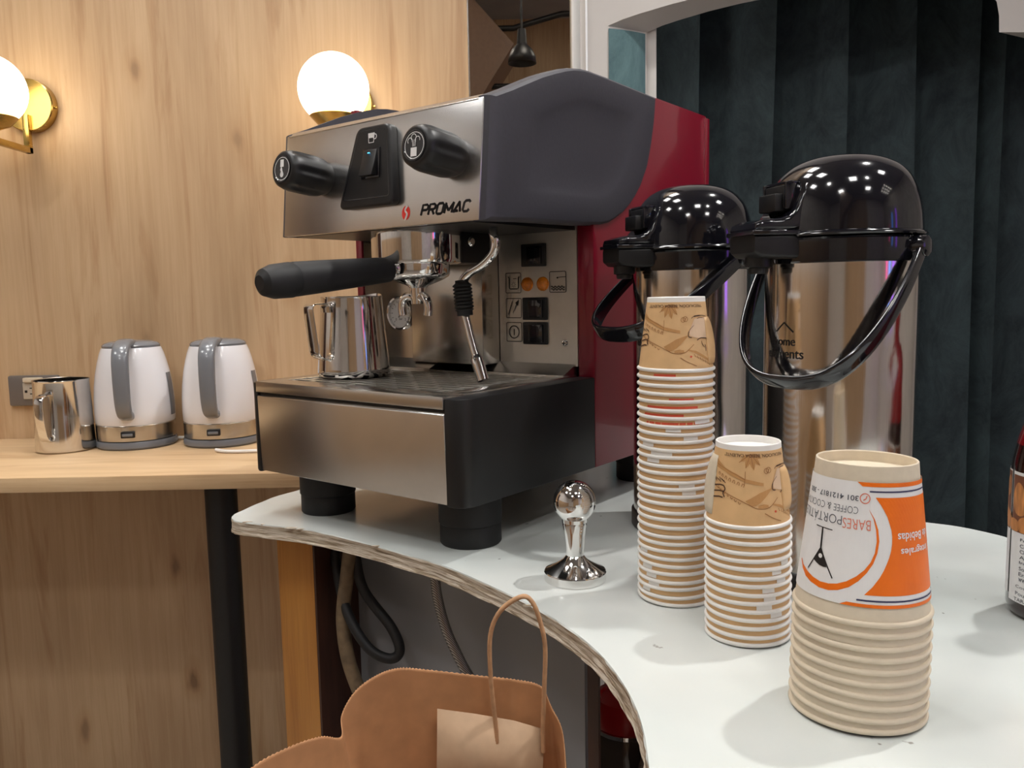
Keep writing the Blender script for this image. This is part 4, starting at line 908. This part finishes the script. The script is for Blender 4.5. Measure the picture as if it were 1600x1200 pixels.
# ---- print of the beige top cup
fa = math.atan2(-S3XY[1], -S3XY[0]); RF = .0352; D3 = RF*PI/180
def mk3(off): g_, _ = conemap(S3XY, .0405, .0300, .095, off+.0005, RF); return g_
def d3(*pts): return [(D3*a_, z) for a_, z in pts]
tc = s3[0]
f = Flat(); zs = [.0116+.0738*k/12 for k in range(13)]; f.strip([(D3*-120, z) for z in zs], [(D3*130, z) for z in zs], 60); f.build('sleeve_print', mk3(.0002), 'label_white', tc)
f = Flat()
f.strip(d3((9.9, .0767), (14.5, .0730), (18, .0695), (21.5, .0655), (23.7, .0613), (25.5, .0575), (26.1, .0537), (25.8, .0495), (24.8, .0455), (23, .0417), (20.7, .0379), (17.9, .0338), (14.4, .0296), (8.5, .0239), (1.9, .0190)),
        d3(*[(118, z) for z in (.0767, .0730, .0695, .0655, .0613, .0575, .0537, .0495, .0455, .0417, .0379, .0338, .0296, .0239, .0190)]), 26)
f.strip(d3((-8.4, .0854), (-3.1, .0829)), d3((118, .0854), (118, .0829)), 30); f.strip(d3((-12, .0136), (-18, .0116)), d3((118, .0136), (118, .0116)), 30)
f.strip(d3((4.1, .0693), (9.5, .0639), (12.8, .0578), (13.9, .0510), (12.3, .0440), (8.8, .0377), (3.4, .0319), (-3.3, .0266), (-11, .0223), (-20, .0193), (-28.7, .0178), (-38.5, .0177), (-49.3, .0191), (-57.5, .0210), (-65.3, .0245), (-72, .029)),
        d3((4.0, .0693), (8.4, .0639), (10.8, .0578), (11.6, .0509), (10, .0440), (6.4, .0383), (1.3, .0335), (-5.4, .0292), (-13.3, .0255), (-21.4, .0230), (-29.2, .0218), (-37.9, .0215), (-46.9, .0226), (-55.5, .0244), (-65, .0269), (-71, .0300)), 3)
f.build('orange_print', mk3(.0004), 'ink_orange', tc)
f = Flat(); f.line(d3(*[(4+8*k, .0801) for k in range(15)]), .0009); f.build('navy_line', mk3(.0005), 'ink_navy', tc)
f = Flat(); f.line(d3(*[(-4.2+8*k, .0157) for k in range(16)]), .0010); f.build('navy_line', mk3(.0005), 'ink_navy', tc)
f = Flat(); f.fit('BARES', D3*5.8, D3*-20.5, .0600, .0062, bold=-.008); f.ring(D3*-.2, .0758, .0029, .0006, 20); f.line(d3((1.6, .0774), (.6, .0756), (-1.8, .0747)), .0007); f.build('coral_lettering', mk3(.0005), 'ink_coral', tc, .003)
f = Flat(); f.fit('PORTÁTILES', D3*-21.5, D3*-84, .0604, .0070, bold=-.012); f.fit('COFFEE', D3*-6.2, D3*-31.3, .0683, .0042, bold=-.012); f.fit('& COCKTAILS', D3*-34.5, D3*-88, .0685, .0042, bold=-.012); f.fit('301 4121817 - 300', D3*-6.4, D3*-72, .0755, .0032, bold=.012); f.build('grey_lettering', mk3(.0005), 'ink_grey', tc, .003)
f = Flat(); f.fit('Gestión de Bebidas', D3*112, D3*31.7, .0533, .0052, bold=.012); f.fit('Servicios Integrales', D3*116, D3*34.5, .0452, .0056, bold=.012)
f.build('white_lettering', mk3(.0006), 'label_white', tc, .003)
f = Flat(); f.line(d3((-50.5, .0547), (-30.1, .0542)), .0006); f.line(d3((-41.6, .0543), (-41.3, .0420)), .0012); f.line(d3((-41.3, .0420), (-48.8, .0335), (-55.3, .0266)), .0007); f.line(d3((-41.3, .0420), (-34, .0340), (-26, .0254)), .0008)
f.poly(d3((-41.3, .0422), (-44.5, .0385), (-48.8, .0334), (-45, .0322), (-41, .0312), (-36, .0308), (-32.4, .0312), (-35, .0348), (-38, .0388))); f.build('glass_emblem', mk3(.0005), 'ink', tc, .003)
f = Flat(); f.disc(D3*-40.6, .0370, .0014, 14); f.build('emblem_dot', mk3(.0006), 'label_white', tc)

# ------------------------------------------------------------------ tamper
bm = NB(); t = thing('coffee_tamper', 'chrome coffee tamper with ball knob in front of the machine', 'tamper', (.056, .758, 0))
lathe(bm, [(0, 0), (.0288, 0), (.0292, .0005), (.0292, .0080), (.0285, .0090), (.0250, .0105), (.0170, .0150), (.0110, .0195), (.0080, .0235), (0, .0235)], 64); finish('base', bm, 'chrome', t, 30)
bm = NB(); lathe(bm, [(0, .0235), (.0082, .0235), (.0086, .030), (.0100, .045), (.0114, .0530), (.0112, .0560), (0, .056)], 40); finish('stem', bm, 'chrome', t, 35)
bm = NB(); prof = [(.0118, .0552)]+[(.0200*math.cos(R_(a_)), .0745+.0200*math.sin(R_(a_))) for a_ in range(-52, 90, 6)]+[(0, .0945)]; lathe(bm, [(0, .0548)]+prof, 48); finish('ball_knob', bm, 'chrome', t, 40)

# ------------------------------------------------------------------ almond syrup bottle at the right edge
BX, BY = .4385, .650
t = thing('syrup_bottle', 'dark red syrup bottle with almond label at the right edge', 'bottle', (BX, BY, 0))
prof = [(0, 0), (.030, 0), (.0345, .003), (.0365, .009), (.0365, .118), (.0355, .128), (.0320, .145), (.0265, .163), (.0205, .182), (.0165, .200), (.0150, .215), (.0150, .262), (.0165, .264), (.0165, .272), (0, .272)]
bm = NB(); pr2 = prof[:4]+[tuple(q_[:2]) for q_ in spline([(r, z, 0) for r, z in prof[4:12]], 4)]+prof[12:]; lathe(bm, pr2, 64); gl = finish('glass', bm, 'glass_dark', t, 40)
bm = NB(); lathe(bm, [(.0333, .1405), (.0269, .1635), (.0209, .1825), (.0169, .2005), (.0154, .2155), (.0154, .258)], 64); finish('syrup_neck', bm, 'syrup', t, 40)
bm = NB(); lathe(bm, [(.0172, .250), (.0172, .275), (.016, .277), (0, .277)], 40); finish('cap', bm, 'black', t)
ba = math.atan2(-BY, -BX); RB = .0366; DB = RB*PI/180
def bmap(off): return lambda x, z: ((.0366+off)*math.cos(ba+x/RB), (.0366+off)*math.sin(ba+x/RB), z)
f = Flat(); f.strip([(DB*-64, z) for z in (.014, .04, .075, .1195)], [(DB*100, z) for z in (.014, .04, .075, .1195)], 36); f.strip([(DB*-150, z) for z in (.018, .07, .1195)], [(DB*-68, z) for z in (.018, .07, .1195)], 18); lb = f.build('label', bmap(.0002), 'label_white', t)
f = Flat(); f.strip([(DB*-63, z) for z in (.071, .095, .1170)], [(DB*98, z) for z in (.071, .095, .1170)], 36); f.strip([(DB*-150, z) for z in (.071, .095, .1185)], [(DB*-69, z) for z in (.071, .095, .1185)], 16); f.build('label_picture', bmap(.0004), 'almond_dark', t)
f = Flat()
for a_, z, w_, h_, r_ in ((-50, .098, .0075, .018, .1), (-36, .077, .009, .012, -.9), (-28, .104, .008, .016, .5), (-12, .083, .008, .017, -.4), (-58, .0760, .006, .008, .6), (-90, .090, .007, .016, .2), (-78, .106, .006, .012, -.3), (-74, .080, .006, .011, .5), (4, .104, .008, .016, .2)):
    pts = []
    for k in range(20):
        q_ = 2*PI*k/20; x_, y_ = w_*math.cos(q_)*(1-.25*math.sin(q_)), h_*math.sin(q_)*.75; xx, yy = DB*a_+x_*math.cos(r_)-y_*math.sin(r_), z+x_*math.sin(r_)+y_*math.cos(r_); pts.append((xx, min(.1165, max(.0715, yy))))
    f.poly(pts)
f.build('almonds_print', bmap(.0006), 'almond', t, .004)
f = Flat()
for k, s_ in enumerate(('Franç', 'Conten', 'Oz. 25.4', 'Alc. 0', 'Ingredi', 'Sodium', 'Email', 'www.')): f.fit(s_, DB*-46, DB*(-46+4.2*len(s_)), .0655-.0046*k, .0030, bold=.01)
f.fit('Country of', DB*-50, DB*-8, .0270, .0032); f.fit('Pour on', DB*-50, DB*-20, .0215, .003); f.fit('TARA L', DB*-52, DB*-25, .0165, .003)
f.build('label_lettering', bmap(.0005), 'ink_grey', t, .003)

# ------------------------------------------------------------------ under the table
bm = NB(); tube(bm, spline([(-.226, 1.02, -.019), (-.222, 1.00, -.06), (-.205, .97, -.11), (-.178, .95, -.147), (-.152, .945, -.160), (-.139, .945, -.150), (-.150, .955, -.125), (-.185, .975, -.085), (-.196, .99, -.04), (-.196, 1.0, -.019)], 8), .0062, 12)
setp(finish('power_cable', bm, 'rubber'), 'black power cable hanging in a loop beside the wooden leg', 'cable')
bm = NB(); tube(bm, spline([(-.198, .985, -.019), (-.205, .98, -.07), (-.211, .975, -.12), (-.206, .97, -.17), (-.190, .965, -.22), (-.170, .96, -.28), (-.15, .96, -.40), (-.16, .97, -.60), (-.2, 1.0, -.84), (-.25, 1.05, -.905)], 8), .0085, 12)
setp(finish('drain_hose', bm, 'hose_tan'), 'old tan drain hose hanging beside the wooden leg', 'hose')
bm = NB(); tube(bm, spline([(-.090, .895, -.019), (-.088, .893, -.06), (-.079, .890, -.10), (-.064, .885, -.135), (-.045, .88, -.175), (-.030, .875, -.25), (-.03, .87, -.5), (-.08, .84, -.85), (-.14, .80, -.908)], 8), .0056, 12)
setp(finish('braided_hose', bm, 'braid'), 'braided steel water hose in front of the grey panel', 'hose')
# jar with red lid on the lower shelf
t = thing('jar', 'glass jar with a red lid on the shelf under the table', 'jar', (.136, 1.00, -.355))
bm = NB(); lathe(bm, [(0, 0), (.040, 0), (.043, .004), (.043, .065), (.040, .074), (.038, .080), (0, .08)], 40); finish('glass', bm, 'jar_glass', t)
bm = NB(); lathe(bm, [(.0395, .076), (.0425, .077), (.0425, .082), (.0395, .083)], 40); finish('metal_band', bm, 'chrome', t)
bm = NB(); lathe(bm, [(.041, .083), (.042, .085), (.0405, .112), (.038, .1165), (.033, .1165), (.031, .113), (0, .113)], 40); finish('lid', bm, 'jar_red', t)
rq = random.Random(11); bm = NB(); rows = []
for i in range(13):
    row = []
    for j in range(20):
        a_ = 2*PI*j/20; hh = i/12; r_ = .055*math.sin(PI*min(.98, .25+.72*hh))**.7*(1+.13*math.sin(5*a_+3*hh)+.07*rq.uniform(-1, 1)); row.append((.190+r_*math.cos(a_), .905+r_*.8*math.sin(a_), -.354+.135*hh+.008*rq.uniform(-1, 1)*(0 < i < 12)))
    rows.append(row)
loft(bm, rows); setp(finish('plastic_bag', bm, 'film', None, 80), 'crumpled dark plastic bag beside the red lidded jar', 'plastic bag')

# ------------------------------------------------------------------ kraft paper bag on a stool, open top towards the viewer
t = thing('paper_bag', 'open brown kraft paper bag with a twisted handle in front of the table', 'paper bag', (-.055, .545, -.38))
def bl(x, y, z): return (x+.055, y-.545, z+.38)
# top edge loop: far side right to left, folded left gusset, near side (below the frame), right side
far = [(.026, .625, -.056), (.018, .632, -.043), (-.004, .634, -.038), (-.034, .634, -.034), (-.070, .634, -.029), (-.094, .632, -.026), (-.112, .628, -.030), (-.128, .622, -.040), (-.137, .612, -.054), (-.136, .602, -.066)]
left = [(-.1474, .585, -.0560), (-.1650, .560, -.0500), (-.1825, .530, -.0480), (-.198, .500, -.060), (-.190, .470, -.11)]
near = [(-.16, .450, -.185), (-.11, .442, -.19), (-.05, .442, -.19), (0, .445, -.185), (.025, .452, -.175)]
right = [(.034, .48, -.150), (.030, .52, -.120), (.034, .57, -.09), (.034, .605, -.068)]
loop = [tuple(q_) for q_ in spline(far+left+near+right+[far[0]], 18)][:-1]
bm = NB(); rows = []; nl = len(loop)
for k in range(10):
    h = (0, .006, .1, .25, .4, .55, .7, .85, .95, 1)[k]; row = []
    for i, p_ in enumerate(loop):
        # serrated cut at the very top, straight box at the bottom
        ang_ = 2*PI*i/nl; bx = -.055+(p_[0]+.07)*(1 if h < .5 else 1)*(.86+.14*(1-h)); by = .545+(p_[1]-.535)*(.80+.20*(1-h)); z = p_[2]+(.0009*(i % 2) if k == 0 else 0)
        zz = z*(1-h)+(-.379)*h; q_ = max(0, 1-h*2.2); x = p_[0]*q_+bx*(1-q_); y = p_[1]*q_+by*(1-q_)
        w_ = .0025*math.sin(ang_*9+h*6)*math.sin(PI*h)
        row.append(bm.verts.new(bl(x+w_, y+w_, zz)))
    rows.append(row)
for a_, c_ in zip(rows, rows[1:]):
    for i in range(nl): bm.faces.new((a_[i], a_[(i+1) % nl], c_[(i+1) % nl], c_[i]))
bm.faces.new(rows[-1])
sk = finish('bag_sheet', bm, 'kraft', t, 35); sk.modifiers.new('thick', 'SOLIDIFY').thickness = .0006
bm = NB(); pa = [(-.064, .6262, -.057), (-.034, .6265, -.062), (-.004, .6262, -.068), (.0205, .6225, -.074)]; pb_ = [(-.066, .615, -.135), (-.036, .615, -.14), (-.006, .615, -.14), (.016, .612, -.14)]
loft(bm, [[bl(*p_) for p_ in pa], [bl(*p_) for p_ in pb_]], False, False); pt = finish('handle_patch', bm, 'kraft_light', t); pt.modifiers.new('thick', 'SOLIDIFY').thickness = .0012
hp = spline([bl(-.017, .624, -.085), bl(-.0185, .6235, -.064), bl(-.021, .621, -.030), bl(-.0205, .617, .006), bl(-.012, .612, .028), (bl(.004, .606, .041)), bl(.0125, .606, .036), bl(.0185, .608, .018), bl(.0215, .611, -.002), bl(.0205, .614, -.035), bl(.0190, .618, -.070), bl(.019, .618, -.09)], 8)
bm = NB(); n_ = 10; rings = []
for i, p_ in enumerate(hp):
    d_ = (hp[min(i+1, len(hp)-1)]-hp[max(i-1, 0)]).normalized(); s_ = Vector((0, 1, 0)); s_ = (s_-d_*s_.dot(d_)).normalized(); u_ = d_.cross(s_)
    rings.append([p_+(s_*math.cos(2*PI*j/n_+i*.35)*.0026+u_*math.sin(2*PI*j/n_+i*.35)*.0018) for j in range(n_)])
loft(bm, rings); finish('handle', bm, 'kraft_cord', t, 60)
t = thing('stool', 'wooden stool carrying the kraft paper bag below the picture', 'stool', (-.055, .535, FLOOR))
bm = NB(); lathe(bm, [(0, -.381-FLOOR-.03), (.14, -.381-FLOOR-.03), (.15, -.381-FLOOR-.02), (.15, -.381-FLOOR-.004), (.146, -.381-FLOOR), (0, -.381-FLOOR)], 40); finish('seat', bm, 'post_wood', t)
for k in range(4):
    a_ = PI/4+k*PI/2; bm = NB(); tube(bm, [(.14*math.cos(a_), .14*math.sin(a_), 0), (.10*math.cos(a_), .10*math.sin(a_), -.381-FLOOR-.028)], .014, 12); finish('leg', bm, 'post_wood', t)
